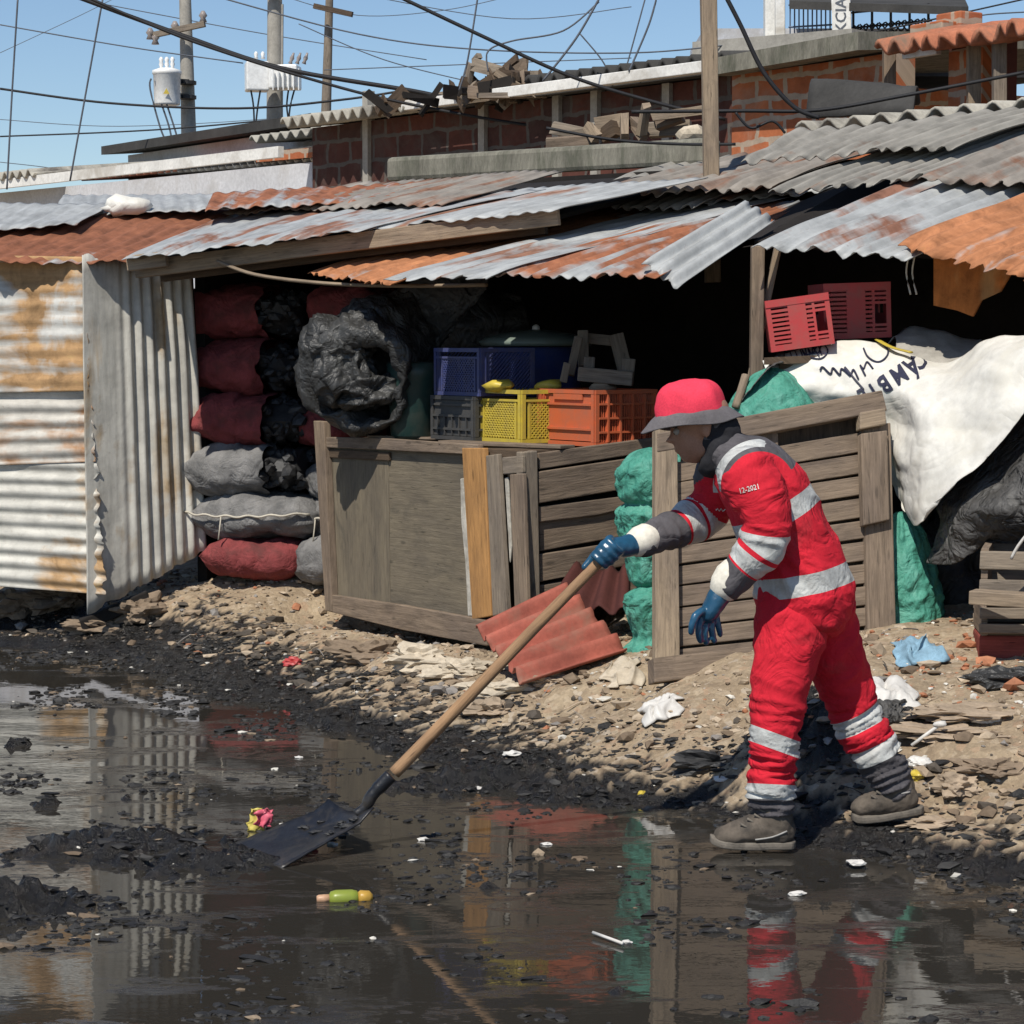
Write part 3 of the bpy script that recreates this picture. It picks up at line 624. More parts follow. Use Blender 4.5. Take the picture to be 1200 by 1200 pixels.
mb = MB(); pl = Plane(P(976, 57, YB - 1.3), P(998, 55, YB - 1.35), P(976, -8, YB - 1.3)); mb.slab([pl.at(x, y) for x, y in [(976, 58), (998, 56), (996, -10), (974, -10)]], pl.n, .05); mb.build('board', M['white_paint'], sg)
def textmesh(body, size=1.0, bold=.012):
    cu = bpy.data.curves.new('tmp', 'FONT'); cu.body = body; cu.size = size; cu.align_x = 'CENTER'; cu.align_y = 'CENTER'; cu.resolution_u = 2; cu.offset = bold
    o = bpy.data.objects.new('tmp', cu); COL.objects.link(o); bpy.context.view_layer.update()
    m_ = bpy.data.meshes.new_from_object(o.evaluated_get(bpy.context.evaluated_depsgraph_get())); bpy.data.objects.remove(o)
    vs = [v.co.copy() for v in m_.vertices]; fs = [tuple(p.vertices) for p in m_.polygons]; return vs, fs
def textpx(body, cx, cy, size, ang, hit, sx=1.0, bold=.012, cuts=0):
    """text laid on a surface: hit(px,py) -> 3D point"""
    vs, fs = textmesh(body, 1.0, bold)
    if cuts:
        bm = bmesh.new(); bv = [bm.verts.new(p) for p in vs]
        for f in fs: bm.faces.new([bv[i] for i in f])
        bmesh.ops.triangulate(bm, faces=bm.faces)
        bmesh.ops.subdivide_edges(bm, edges=[e for e in bm.edges if e.calc_length() > .1], cuts=cuts)
        bmesh.ops.triangulate(bm, faces=bm.faces); bm.verts.index_update()
        vs = [v.co.copy() for v in bm.verts]; fs = [tuple(v.index for v in f.verts) for f in bm.faces]; bm.free()
    c, s_ = math.cos(ang), math.sin(ang); out = []
    for p in vs:
        x, y = p.x * size * sx, p.y * size; out.append(hit(cx + x * c - y * s_, cy - (x * s_ + y * c)))
    return out, fs
vs, fs = textpx('KCIA', 986, 18, 18, math.pi / 2, lambda x, y: pl.at(x, y, .004)); mb = MB(); mb.add(vs, fs); mb.build('lettering', M['cable_grey'], sg)
# concrete beam, roof debris
mb = MB(); mb.tube(smoothpath([P(459, 203, 15.3), P(463, 201, 15.28), P(600, 190, 14.6), P(720, 180, 14.0), P(835, 168, 13.4)], 5), [.03] + [.055] * 3 + [.06] * 18, 10)
bm_ = MB(); a_ = P(462, 199, 15.3); b_ = P(836, 176, 13.3); bm_.board(a_, b_, .15, .13, jit=.012); tag(bm_.build('concrete_beam', M['concrete_moss'], None, bevel=.03), 'long mossy concrete beam lying behind the tin roofs', 'beam')
mb = MB(); mb.lump(PA.at(151, 241, .07), .09, (1.25, .8, .62), 3, 2, .5); mb.lump(PA.at(138, 244, .06), .06, (1.2, .8, .6), 8, 2, .5); tag(mb.build('plastic_bag', M['white_tarp'], None, True), 'crumpled cream bag lying on the zinc roof sheets at left', 'bag')
for k_, (p0, p1, w, yy, m_) in enumerate([((546, 112), (552, 74), .10, 19.6, 'wood_grey'), ((552, 76), (596, 88), .12, 19.5, 'wood_grey'), ((548, 108), (600, 112), .12, 19.4, 'wood'), ((580, 84), (618, 108), .07, 19.3, 'wood_pale'),
                                     ((588, 82), (606, 68), .08, 19.6, 'wood_dark'), ((584, 90), (630, 90), .10, 19.5, 'wood_grey'), ((600, 80), (618, 76), .14, 19.7, 'wood'), ((600, 100), (645, 108), .07, 19.2, 'wood_dark'),
                                     ((555, 74), (562, 66), .06, 19.6, 'wood_grey'), ((610, 84), (616, 112), .06, 19.3, 'wood'), ((618, 92), (640, 112), .07, 19.3, 'wood_dark'),
                                     ((455, 122), (560, 112), .07, 20.3, 'wood_dark'), ((470, 118), (535, 108), .05, 20.4, 'wood_grey'), ((495, 122), (520, 114), .06, 20.2, 'wood_pale'), ((440, 128), (500, 122), .08, 20.4, 'wood_dark'), ((560, 113), (640, 110), .06, 19.2, 'wood_grey')]):
    mb = MB(); mb.board(P(*p0, yy), P(*p1, yy - .1), w * .8, .03, jit=.014); tag(mb.build('scrap_board', M[m_], None), 'weathered scrap board heaped on the brick house roof', 'board', 'scrap boards on the brick house roof')
rs = random.Random(5)
for i in range(44):
    cx = rs.uniform(545, 650) if i < 26 else rs.uniform(440, 640); top = 70 + abs(cx - 590) * .42; cy = rs.uniform(top + 8, 112) if i < 26 else 126 - (cx - 440) * .085 - rs.uniform(0, 9); an = rs.choice([rs.uniform(-.4, .4), rs.uniform(.5, 1.2), rs.uniform(-1.2, -.5)]); L_ = rs.uniform(9, 24)
    mb = MB(); mb.board(P(cx - L_ * math.cos(an), cy + L_ * math.sin(an), 19.7 - rs.random() * .5), P(cx + L_ * math.cos(an), cy - L_ * math.sin(an), 19.7 - rs.random() * .5), rs.uniform(.03, .11), .025, jit=.015); tag(mb.build('scrap_board', M[rs.choice(['wood_dark', 'dark_inside', 'wood_grey', 'wood_dark'])], None), 'weathered scrap board heaped on the brick house roof', 'board', 'scrap boards on the brick house roof')
for p0, p1, w, yy, m_ in [((648, 150), (690, 158), .08, 14.9, 'wood_grey'), ((690, 146), (700, 162), .05, 14.7, 'wood_pale'), ((700, 146), (732, 142), .09, 14.8, 'wood_pale'), ((732, 138), (733, 162), .08, 14.6, 'wood_pale'), ((740, 142), (756, 160), .06, 14.6, 'wood'),
                          ((752, 158), (757, 124), .05, 14.5, 'wood_pale'), ((708, 158), (722, 150), .10, 14.7, 'wood_dark'), ((760, 152), (810, 150), .09, 14.6, 'wood_grey'), ((765, 136), (830, 128), .05, 14.4, 'wood_pale'), ((640, 168), (700, 164), .06, 14.8, 'wood'), ((770, 146), (800, 136), .06, 14.5, 'wood')]:
    mb = MB(); mb.board(P(*p0, yy), P(*p1, yy - .1), w, .05, jit=.01); tag(mb.build('scrap_plank', M[m_], None), 'broken pale plank piled behind the mossy concrete beam', 'plank', 'broken planks behind the concrete beam')
mb = MB(); mb.lump(P(812, 158, 13.9), .09, (1.3, .8, .6), 5, 2, .4); tag(mb.build('rubble_stone', M['stone'][1], None), 'pale stone resting at the right end of the mossy beam', 'stone')
# ------------------------------------------------------------------ poles, transformers, wires
def pole(px0, y0, px1, y1, yy, r0, r1, name, label, mat):
    r = empty(name, P(px1, y1, yy), label, 'pole'); a = P(px1, y1, yy); b = P(px0, y0, yy); b2 = b + (b - a) * .15; mb = MB()
    mb.tube([V((a.x, a.y, 0)), a, b, b2], [r1 * 1.1, r1, r0, r0 * .95], 14); mb.build('shaft', M[mat], r, True); return r
p1 = pole(217, 0, 222, 190, 30, .075, .10, 'utility_pole', 'grey concrete utility pole beside the round white transformer', 'concrete')
mb = MB(); mb.board(P(180, 41, 29.8), P(240, 28, 29.7), .07, .07); mb.build('crossarm', M['wood_grey'], p1)
for px, py in ((176, 46), (182, 52), (205, 38), (238, 26)):
    mb = MB(); c = P(px, py, 29.8); mb.tube([c, c + V((0, 0, .05)), c + V((0, 0, .08)), c + V((0, 0, .14))], [.05, .03, .055, .02], 8); mb.build('insulator', M['ceramic'], p1, True)
for y_ in (95, 112):
    mb = MB(); mb.tube([P(219, y_, 29.85), P(219, y_ + 4, 29.85)], .12, 14); mb.build('bracket', M['black_metal'], p1)
tr = empty('round_transformer', P(195, 123, 29.6), 'round white transformer can hung on the left concrete pole', 'transformer')
c = P(196, 123, 29.6); h = .42; r = .17; mb = MB(); mb.tube([c, c + V((0, 0, .02)), c + V((0, 0, h - .05)), c + V((0, 0, h - .04)), c + V((0, 0, h)), c + V((0, 0, h + .03))], [r * .93, r * .96, r, r * 1.07, r * 1.07, r * .6], 20); mb.build('tank', M['enamel'], tr, True)
for dx in (-.07, 0, .07):
    mb = MB(); q = c + V((dx, 0, h + .02)); mb.tube([q + V((0, 0, .03 * k)) for k in range(6)], [.03, .02, .03, .02, .03, .012], 8); mb.build('bushing', M['enamel'], tr, True)
mb = MB(); q = P(195, 110, 29.4); mb.add([q + V((-.04, 0, 0)), q + V((.04, 0, 0)), q + V((0, 0, .07))], [(0, 1, 2)]); mb.build('warning_mark', M['yellow_plastic'], tr)
mb = MB(); mb.board(P(208, 95, 29.7), P(220, 96, 29.9), .06, .05); mb.board(P(208, 112, 29.7), P(220, 113, 29.9), .06, .05); mb.build('mount', M['black_metal'], tr)
for k_, pts in enumerate([[(177, 92), (176, 105), (188, 150), (196, 168)], [(182, 95), (186, 112), (198, 148), (202, 170)], [(186, 96), (194, 118), (206, 155), (212, 178)]]):
    mb = MB(); mb.tube(smoothpath([P(x, y, 29.5) for x, y in pts], 5), .012, 5); mb.build('lead_cable', M['cable_grey'], tr, True)
p2 = pole(322, 0, 322, 160, 31, .095, .11, 'utility_pole', 'grey concrete utility pole carrying the boxy white transformer', 'concrete')
mb = MB(); mb.board(P(300, -12, 30.8), P(345, -12, 30.8), .07, .07); mb.build('crossarm', M['wood_grey'], p2)
mb = MB(); mb.tube([P(331, 5, 30.8), P(330, 150, 30.8)], .016, 6); mb.build('conduit', M['concrete'], p2)
tx = empty('boxy_transformer', P(310, 105, 30.7), 'boxy white transformer with finned right side on the second pole', 'transformer')
mb = MB(); mb.box(P(301, 90, 30.5), (.29, .3, .37), .2); mb.build('tank', M['enamel'], tx, bevel=.02)
mb = MB(); mb.box(P(334, 91, 30.5), (.37, .34, .30), -.1); mb.build('tank', M['enamel'], tx, bevel=.02)
mb = MB()
for i in range(6): mb.box(P(320 + i * 6, 93, 30.28), (.014, .05, .27), 0)
mb.build('cooling_fins', M['enamel'], tx)
for x in (340, 348, 356):
    mb = MB(); q = P(x, 72, 30.5); mb.tube([q + V((0, 0, -.03)) + V((.012 * k, 0, .035 * k)) for k in range(5)], [.03, .018, .03, .018, .012], 8); mb.build('bushing', M['ceramic'], tx, True)
for x in (300, 308):
    mb = MB(); q = P(x, 66, 30.5); mb.tube([q + V((0, 0, -.03)) + V((0, 0, .03 * k)) for k in range(4)], [.03, .018, .028, .012], 8); mb.build('bushing', M['enamel'], tx, True)
for pts in ([(294, 106), (297, 125), (298, 152)], [(305, 106), (302, 125), (299, 152)], [(345, 105), (340, 125), (338, 145)], [(338, 105), (336, 125), (339, 145)]):
    mb = MB(); mb.tube(smoothpath([P(x, y, 30.4) for x, y in pts], 5), .012, 5); mb.build('lead_cable', M['cable'], tx, True)
p3 = pole(386, 0, 382, 138, 28, .045, .06, 'timber_pole', 'thin mottled timber pole with a dark wooden crossarm', 'wood_grey')
mb = MB(); mb.board(P(368, 7, 27.8), P(413, 17, 27.7), .06, .06); mb.build('crossarm', M['wood_dark'], p3)
r = empty('timber_post', P(836, 190, 11.9), 'square sawn timber post rising through the tin roof', 'post')
mb = MB(); mb.board(P(836, 190, 11.9) - V((0, 0, .6)), P(830, -40, 11.9), .078, .078, up=(0, 1, 0)); mb.build('shaft', M['wood_pale'], r, bevel=.005)
mb = MB(); mb.board(P(825, 50, 12.0), P(823, -40, 12.0), .05, .03, up=(0, 1, 0)); mb.build('splice', M['wood_pale'], r, bevel=.004)
WIRES = [
 ([(84, -6), (215, 42), (330, 80), (480, 106), (590, 126), (770, 133)], 20, .020, 'cable', 'thickest black cable sagging from the top left to the brick house'),
 ([(100, -4), (230, 50), (400, 103), (520, 130), (640, 150), (760, 166)], 19.5, .013, 'cable', 'black cable splitting below the thick one by the transformers'),
 ([(465, -5), (560, 40), (665, 88), (760, 118), (850, 140)], 17, .014, 'cable', 'dark cable falling from top centre to the corrugated roof edge'),
 ([(850, -5), (868, 30), (895, 85), (930, 125), (960, 138)], 13, .013, 'cable', 'black cable curving down right of the timber post'),
 ([(0, 104), (130, 121), (280, 127), (400, 117), (480, 105)], 27, .014, 'cable', 'dark cable crossing level behind the two concrete poles'),
 ([(0, 160), (200, 151), (420, 130)], 29, .010, 'cable', 'lowest dark wire crossing level at the left sky'),
 ([(0, 29), (150, 55), (285, 74)], 29, .008, 'cable_grey', 'grey wire ending at the boxy transformer from the left'),
 ([(70, -5), (300, 38), (500, 70)], 34, .007, 'cable_grey', 'faint wire running down behind the second concrete pole'),
 ([(121, -5), (82, 212)], 22, .009, 'cable_grey', 'slanted guy wire right of the upright one at far left'),
 ([(21, -5), (14, 110), (8, 222)], 22, .009, 'cable_grey', 'nearly upright guy wire at the far left'),
 ([(560, -5), (548, 70), (538, 106)], 19, .008, 'cable_grey', 'thin upright wire above the heaped scrap boards'),
 ([(704, -5), (675, 45), (636, 95)], 18, .009, 'cable_grey', 'tangled drop wire slanting to the heaped boards'),
 ([(702, 2), (660, 36), (600, 48), (572, 60), (572, 84)], 18.2, .007, 'cable_grey', 'loose curling wire beside the slanted drop wire'),
 ([(770, -5), (760, 30), (737, 84)], 18, .008, 'cable_grey', 'right hand thin wire slanting above the dark corrugated roof'),
 ([(757, -5), (742, 50), (732, 86)], 18.4, .006, 'cable_grey', 'left hand thin wire slanting above the dark corrugated roof'),
 ([(250, -5), (420, 40), (560, 58), (740, 62), (860, 52)], 24, .008, 'cable_grey', 'grey wire sweeping level across the middle sky'),
 ([(350, 28), (450, 70), (560, 98)], 26, .006, 'cable_grey', 'faint wire dropping from the timber pole to the right'),
 ([(430, -5), (600, 22), (740, 8)], 26, .005, 'cable_grey', 'faint sagging wire high in the middle sky'),
 ([(380, 82), (560, 75), (740, 68)], 27, .006, 'cable_grey', 'faint wire passing above the wavy roof edge'),
 ([(740, 131), (870, 130), (960, 129), (1060, 112), (1205, 84)], 13.6, .011, 'cable', 'black cable stretched in front of the orange bricks'),
 ([(640, 150), (720, 164), (800, 169), (862, 169)], 13.2, .009, 'cable', 'black cable running along the mossy concrete beam'),
 ([(930, 52), (1040, 34), (1205, -2)], 22, .008, 'cable', 'dark wire crossing the sky at the top right'),
 ([(1110, 30), (1150, 18), (1205, 14)], 22, .007, 'cable_grey', 'short grey wire above the clay tiles at right'),
 ([(0, 62), (90, 20), (140, -5)], 36, .005, 'cable_grey', 'faint wire rising steeply at the top left corner'),
 ([(0, 140), (140, 148), (330, 138), (440, 122)], 33, .005, 'cable_grey', 'faint wire just above the lowest dark one at left'),
 ([(0, 190), (60, 197), (90, 205)], 30, .005, 'cable_grey', 'short faint wire above the pale house at far left'),
 ([(330, -5), (420, 18), (520, 12), (600, -5)], 30, .005, 'cable_grey', 'faint sagging wire beside the timber pole crossarm'),
 ([(680, 40), (705, 70), (716, 92)], 18.6, .006, 'cable_grey', 'loose wire end curling above the white fascia'),
 ([(862, 132), (880, 150), (905, 142), (920, 156)], 13.4, .008, 'cable', 'tangled cable end hanging beside the timber post'),
]
for pts, yy, r_, m_, lab in WIRES:
    mb = MB(); mb.tube(smoothpath([P(x, y, yy) for x, y in pts], 8), r_, 5); tag(mb.build('overhead_wire', M[m_], None, True), lab, 'wire', 'overhead wires')
# ================================================================== CART
CL = P(380, 700, 11.9); CC = P(612, 757, 10.2); CE = P(778, 702, 10.62)
CF = Plane(CL, CC, CL + V((0, 0, 1))); CR = Plane(CC, CE, CC + V((0, 0, 1)))
cart = empty('wooden_cart', (CC.x, CC.y, .1), 'large weathered wooden cart body loaded with plastic crates', 'cart')
def pxslab(mb, plane, pts, off, t): mb.slab([plane.at(x, y, off) for x, y in pts], plane.n, t)
mb = MB(); pxslab(mb, CF, [(384, 522), (455, 525), (457, 708), (388, 698)], .0, .02); pxslab(mb, CF, [(455.7, 525), (546, 527), (551, 724), (457.7, 708)], -.003, .02); mb.build('plywood_panel', M['ply'], cart)
for pts, off, t_, m_, nm in [
  ([(372, 512), (440, 513), (560, 521), (560, 533), (440, 527), (375, 524)], .03, .03, 'wood', 'top_rail'),
  ([(381, 526), (455, 530), (455, 540), (381, 536)], .016, .016, 'wood_dark', 'batten'),
  ([(380, 696), (470, 709), (570, 727), (570, 757), (470, 738), (382, 716)], .035, .03, 'wood', 'bottom_rail'),
  ([(367, 493), (379, 494), (389, 717), (381, 716)], .04, .04, 'wood', 'end_post'),
  ([(541, 525), (567, 525), (575, 722), (553, 726)], .035, .025, 'wood_orange', 'patch_plank'),
  ([(539, 561), (543, 560), (544, 590), (550, 640), (553, 722), (548, 722), (545, 660), (540, 610)], .012, .012, 'torn_paper', 'torn_strip'),
  ([(569, 534), (583, 532), (594, 718), (577, 722)], .03, .025, 'wood_grey', 'stile'),
  ([(588, 536), (612, 534), (612, 554), (589, 556)], .02, .02, 'wood_grey', 'batten'),
  ([(591, 560), (595, 559), (599, 640), (597, 660)], .006, .01, 'torn_paper', 'torn_strip'),
  ([(597, 556), (613, 555), (618, 716), (603, 718)], .02, .02, 'wood', 'stile')]:
    mb = MB(); pxslab(mb, CF, pts, off, t_); mb.build(nm, M[m_], cart, bevel=.004)
mb = MB(); pxslab(mb, CR, [(612, 530), (630, 528), (634, 735), (614, 745)], .03, .05); mb.build('corner_post', M['wood_grey'], cart, bevel=.005)
mb = MB()
for pts, off in [([(631, 531), (772, 512), (774, 528), (632, 550)], .012), ([(631, 553), (774, 532), (776, 566), (632, 590)], .02), ([(632, 594), (776, 576), (776, 585), (700, 604), (632, 612)], .012), ([(632, 602), (776, 592), (778, 620), (633, 646)], -.004), ([(632, 650), (778, 628), (778, 655), (633, 682)], .008), ([(633, 686), (778, 660), (778, 690), (634, 722)], .0)]:
    pxslab(mb, CR, pts, off, .025)
mb.build('side_planks', M['wood'], cart, bevel=.004)
mb = MB(); tl = CF.at(374, 513, .0); tc = CF.at(612, 524, 0); te = CR.at(776, 513, 0); zt = 1.108
dk = [V((tl.x, tl.y, zt - .03)), V((tc.x, tc.y, zt)), V((te.x, te.y, zt)), V((te.x + .1, te.y + 1.0, zt)), V((tl.x + .7, tl.y + .5, zt))]
mb.slab(dk, V((0, 0, 1)), .03); mb.build('deck', M['wood_dark'], cart)
mb = MB(); mb.board(V((tl.x + .3, tl.y - .5, zt + .012)), V((te.x, te.y - .02, zt + .010)), .012, .09); mb.board(V((tc.x - .35, tc.y + .62, zt + .012)), V((tc.x + .2, tc.y + .12, zt + .012)), .016, .10); mb.build('lid_boards', M['wood'], cart, bevel=.003)
mb = MB(); bt = [V((CL.x + .05, CL.y - .02, .30)), V((CC.x, CC.y + .06, .28)), V((CE.x - .02, CE.y + .05, .30)), V((CE.x + .1, CE.y + .9, .30)), V((CL.x + .7, CL.y + .5, .30))]
mb.slab(bt, V((0, 0, 1)), .04); mb.build('floor', M['wood_dark'], cart)
mb = MB(); pxslab(mb, CF, [(386, 530), (610, 536), (614, 740), (390, 712)], -.04, .02); pxslab(mb, CR, [(616, 540), (774, 524), (776, 690), (618, 735)], -.04, .02); mb.build('lining', M['dark_inside'], cart)
mb = MB()
for q in ((CL + V((.35, .02, 0))), V((CC.x + .1, CC.y + .5, 0)), CE + V((0, .35, 0))):
    g_ = gz(q.x, q.y); mb.box((q.x, q.y, (g_ - .05 + .27) / 2), (.14, .14, max(.05, .27 - g_ + .05)))
mb.build('support_block', M['wood_dark'], cart)
# ------------------------------------------------------------------ plastic crates
def crate(name, label, corner, ang, D, L, H, mat, sl, sr, tilt=None, group=None, extra=None):
    """corner: nearest bottom corner; left face runs from it along ang, right face square to it"""
    r = empty(name, corner, label, 'crate', group)
    e1 = V((math.cos(ang), math.sin(ang), 0)); e2 = V((e1.y, -e1.x, 0)) ; up = V((0, 0, 1))
    if tilt is not None: e1, e2, up = [tilt @ q for q in (e1, e2, up)]
    def face(mb, o, e, nrm, W_, style):
        def bar(s0, z0, s1, z1, w, th, off=0):
            a = o + e * s0 + up * z0 + nrm * off; b = o + e * s1 + up * z1 + nrm * off
            T = (b - a).normalized(); mb.boxax((a + b) / 2, [T, nrm, nrm.cross(T)], [(b - a).length / 2, th / 2, w / 2])
        bar(0, H - .009, W_, H - .009, .018, .016); bar(0, .009, W_, .009, .018, .012)
        bar(.01, .019, .01, H - .019, .02, .014); bar(W_ - .01, .019, W_ - .01, H - .019, .02, .014)
        if style == 'grid':
            for i in range(1, 5): bar(W_ * i / 5, .019, W_ * i / 5, H - .019, .009, .018, .002)
            for i in range(1, 4): bar(.02, H * i / 4, W_ - .02, H * i / 4, .009, .014, .002)
            for i in range(int(W_ / .013)):
                x = .025 + i * .013
                if x < W_ - .02: bar(x, .019, x, H - .019, .0055, .004, -.005)
        elif style == 'panel':
            bar(.02, H / 2, W_ - .02, H / 2, H - .045, .004, -.004)
            for z_ in (.30, .74): bar(.02, H * z_, W_ - .02, H * z_, .010, .014, .002)
            bar(W_ - .05, .02, W_ - .05, H - .02, .007, .012, .001); bar(W_ - .03, .02, W_ - .03, H - .02, .007, .012, .001)
            bar(W_ * .2, H * .87, W_ * .7, H * .87, H * .10, .008, .004)
        elif style == 'diamond' or style == 'diag':
            zb = H * (.8 if style == 'diamond' else .97); s0 = .05; s1 = W_ - (.07 if style == 'diamond' else .02)
            bar(.02, zb, W_ - .02, zb, .010, .012, .001)
            bar(s0 - .008, .02, s0 - .008, zb, .012, .008); bar(s1 + .008, .02, s1 + .008, zb, .012, .008)
            for i in range(3):
                if style == 'diamond': bar(W_ - .045 + i * .014, .02, W_ - .045 + i * .014, H - .02, .005, .012, .002)
            k = s0 - zb
            while k < s1:
                a0 = max(k, s0); a1 = min(k + zb - .02, s1)
                if a1 > a0 + .004:
                    bar(a0, .02 + (a0 - k), a1, .02 + (a1 - k), .006, .005)
                    if style == 'diamond': bar(a0, zb - (a0 - k), a1, zb - (a1 - k), .006, .005)
                k += .021
        elif style == 'slots':
            n_ = 9
            for i in range(n_):
                z_ = .03 + (H - .06) * i / (n_ - 1)
                for s0, s1 in ((.02, W_ * .36), (W_ * .64, W_ - .02)): bar(s0, z_, s1, z_, .011, .008)
            bar(W_ * .5, H / 2 - .01, W_ * .5, H * .95, W_ * .28, .006, .0); bar(W_ * .5, .02, W_ * .5, H / 2 - .03, W_ * .28, .006, .0)
        elif style == 'ribs':
            bar(.02, H / 2, W_ - .02, H / 2, H - .04, .004, -.004)
            for z_ in (.25, .55, .8): bar(.02, H * z_, W_ - .02, H * z_, .01, .014, .002)
            for i in range(1, 6): bar(W_ * i / 6, .02, W_ * i / 6, H * .55, .006, .012, .002)
    mb = MB(); o = V(corner)
    face(mb, o, e1, -e2, D, sl); face(mb, o, e2, -e1, L, sr)
    face(mb, o + e2 * L, e1, e2, D, sl); face(mb, o + e1 * D, e2, e1, L, sr)
    mb.build('basket', mat, r)
    mb = MB(); mb.boxax(o + e1 * D / 2 + e2 * L / 2 + up * .012, [e1, e2, up], [D / 2 - .01, L / 2 - .01, .004]); mb.build('base', mat, r)
    return r
A1 = math.radians(125)
def onz(px, py, z): return G(px, py, z)
zd = 1.112
oc = P(697, 523, 10.42); oc.z = zd + .004
crate('plastic_crate', 'orange plastic crate with gridded side at the cart corner', oc, A1, .43, .345, .25, M['orange_plastic'], 'panel', 'grid')
yc = P(611, 519, 10.62); yc.z = zd + .010
crate('plastic_crate', 'yellow plastic crate with diamond mesh sides', yc, A1, .36, .25, .24, M['yellow_plastic'], 'diamond', 'diamond')
bc = P(556, 515, 10.85); bc.z = zd + .010
crate('plastic_crate', 'black plastic crate underneath the blue one', bc, A1, .36, .30, .205, M['black_crate'], 'ribs', 'ribs')
b2 = P(563, 461, 10.83); b2.z = bc.z + .207
crate('plastic_crate', 'dark blue plastic crate topmost of its stack', b2, A1, .38, .30, .22, M['blue_plastic'], 'diamond', 'diag')
# red crates by the post
rt = Matrix.Rotation(math.radians(-9), 3, 'Y')
c = P(904, 413, 9.85)
tilt = Matrix.Rotation(math.radians(-7), 3, V((.2, 1, 0)))
r1 = empty('plastic_crate', c, 'bright red slotted crate tilted against the timber post', 'crate')
def slotcrate(root, c, w, h, dp, rz, tl, slots=9):
    Rm = Matrix.Rotation(tl, 3, 'Y'); Rz = Matrix.Rotation(rz, 3, 'Z'); ex, ey, ez = [Rz @ Rm @ V(q) for q in ((1, 0, 0), (0, 1, 0), (0, 0, 1))]
    mb = MB()
    def bx(x0, x1, z0, z1, y0, y1): mb.boxax(V(c) + ex * (x0 + x1) / 2 + ey * (y0 + y1) / 2 + ez * (z0 + z1) / 2, [ex, ey, ez], [(x1 - x0) / 2, (y1 - y0) / 2, (z1 - z0) / 2])
    for y0, y1 in ((0, .008), (dp - .008, dp)):
        bx(0, w, h - .03, h, y0 - .004, y1 + .004); bx(0, w, 0, .025, y0 - .002, y1 + .002); bx(0, .02, .025, h - .03, y0, y1); bx(w - .02, w, .025, h - .03, y0, y1)
        bx(w * .34, w * .62, .025, h - .03, y0 - .002, y1); bx(w * .72, w * .76, .025, h - .03, y0, y1)
        for i in range(slots):
            z_ = .03 + (h - .065) * i / (slots - 1)
            bx(.02, w * .34, z_, z_ + .011, y0, y1); bx(w * .62, w * .72, z_, z_ + .011, y0, y1)
            if i < 2 or i > 5: bx(w * .76, w - .02, z_, z_ + .011, y0, y1)
    for x0, x1 in ((0, .008), (w - .008, w)):
        bx(x0, x1, 0, h * .45, .008, dp - .008); bx(x0, x1, h * .72, h, .008, dp - .008); bx(x0, x1, h * .45, h * .72, .008, dp * .35); bx(x0, x1, h * .45, h * .72, dp * .65, dp - .008)
    mb.build('basket', M['red_plastic'], root); mb = MB(); bx(.01, w - .01, 0, .008, .01, dp - .01); mb.build('base', M['red_plastic'], root)
slotcrate(r1, c, .265, .215, .3, math.radians(-4), math.radians(-8))
c = P(966, 398, 10.0); r2 = empty('plastic_crate', c, 'dull red slotted crate half in shade beside the tilted one', 'crate')
slotcrate(r2, c, .29, .235, .3, math.radians(5), math.radians(-2), 10)
# shelf carrying the red crates and heap under the tarp
hpile = empty('storage_table', P(985, 560, 10.3), 'dark rough table hidden behind the white tarp carrying red crates', 'table')
q0 = P(890, 416, 10.0); q1 = P(1080, 402, 10.0); mb = MB(); mb.slab([V((q0.x, 9.82, 1.515)), V((q1.x, 9.92, 1.545)), V((q1.x + .3, 10.6, 1.545)), V((q0.x + .3, 10.5, 1.515))], V((0, 0, 1)), .03); mb.build('table_top', M['wood_dark'], hpile)
for q in ((q0.x + .1, 9.9), (q1.x, 10.0), (q0.x + .3, 10.4), (q1.x + .2, 10.5)):
    mb = MB(); mb.board((q[0], q[1], .25), (q[0], q[1], 1.485), .06, .06, up=(0, 1, 0)); mb.build('leg', M['wood_dark'], hpile)
# drum with lid, dark barrel, broken wooden stool and bits
dr = empty('plastic_drum', V((P(628, 515, 11.6).x, 11.6, zd)), 'blue plastic drum with a grey green lid behind the crates', 'drum')
c = V((P(628, 515, 11.6).x, 11.6, zd)); mb = MB(); mb.tube([c + V((0, 0, h)) for h in (0, .02, .2, .22, .24, .44)], [.20, .215, .22, .23, .22, .215], 28); mb.build('barrel', M['blue_drum'], dr, True)
mb = MB(); mb.tube([c + V((0, 0, .445 + h)) for h in (0, .02, .04, .06, .075, .08)], [.27, .28, .25, .17, .08, .02], 28); ld = mb.build('lid', M['lid'], dr, True)
mb = MB(); mb.lump(c + V((0, 0, .53)), .02, sub=2, rough=.05); mb.build('knob', M['white_plastic'], ld, True)
c = V((P(487, 515, 11.35).x, 11.35, zd)); mb = MB(); mb.tube([c + V((0, 0, h)) for h in (0, .02, .28, .30, .36, .37)], [.10, .12, .13, .14, .14, .12], 24); tag(mb.build('waste_bin', M['green_dark'], None, True, loc=c), 'dark green bin between black plastic roll and blue crate', 'bin')
st = empty('broken_stool', P(715, 452, 10.9), 'broken grey wooden stool upturned on the orange crate', 'stool')
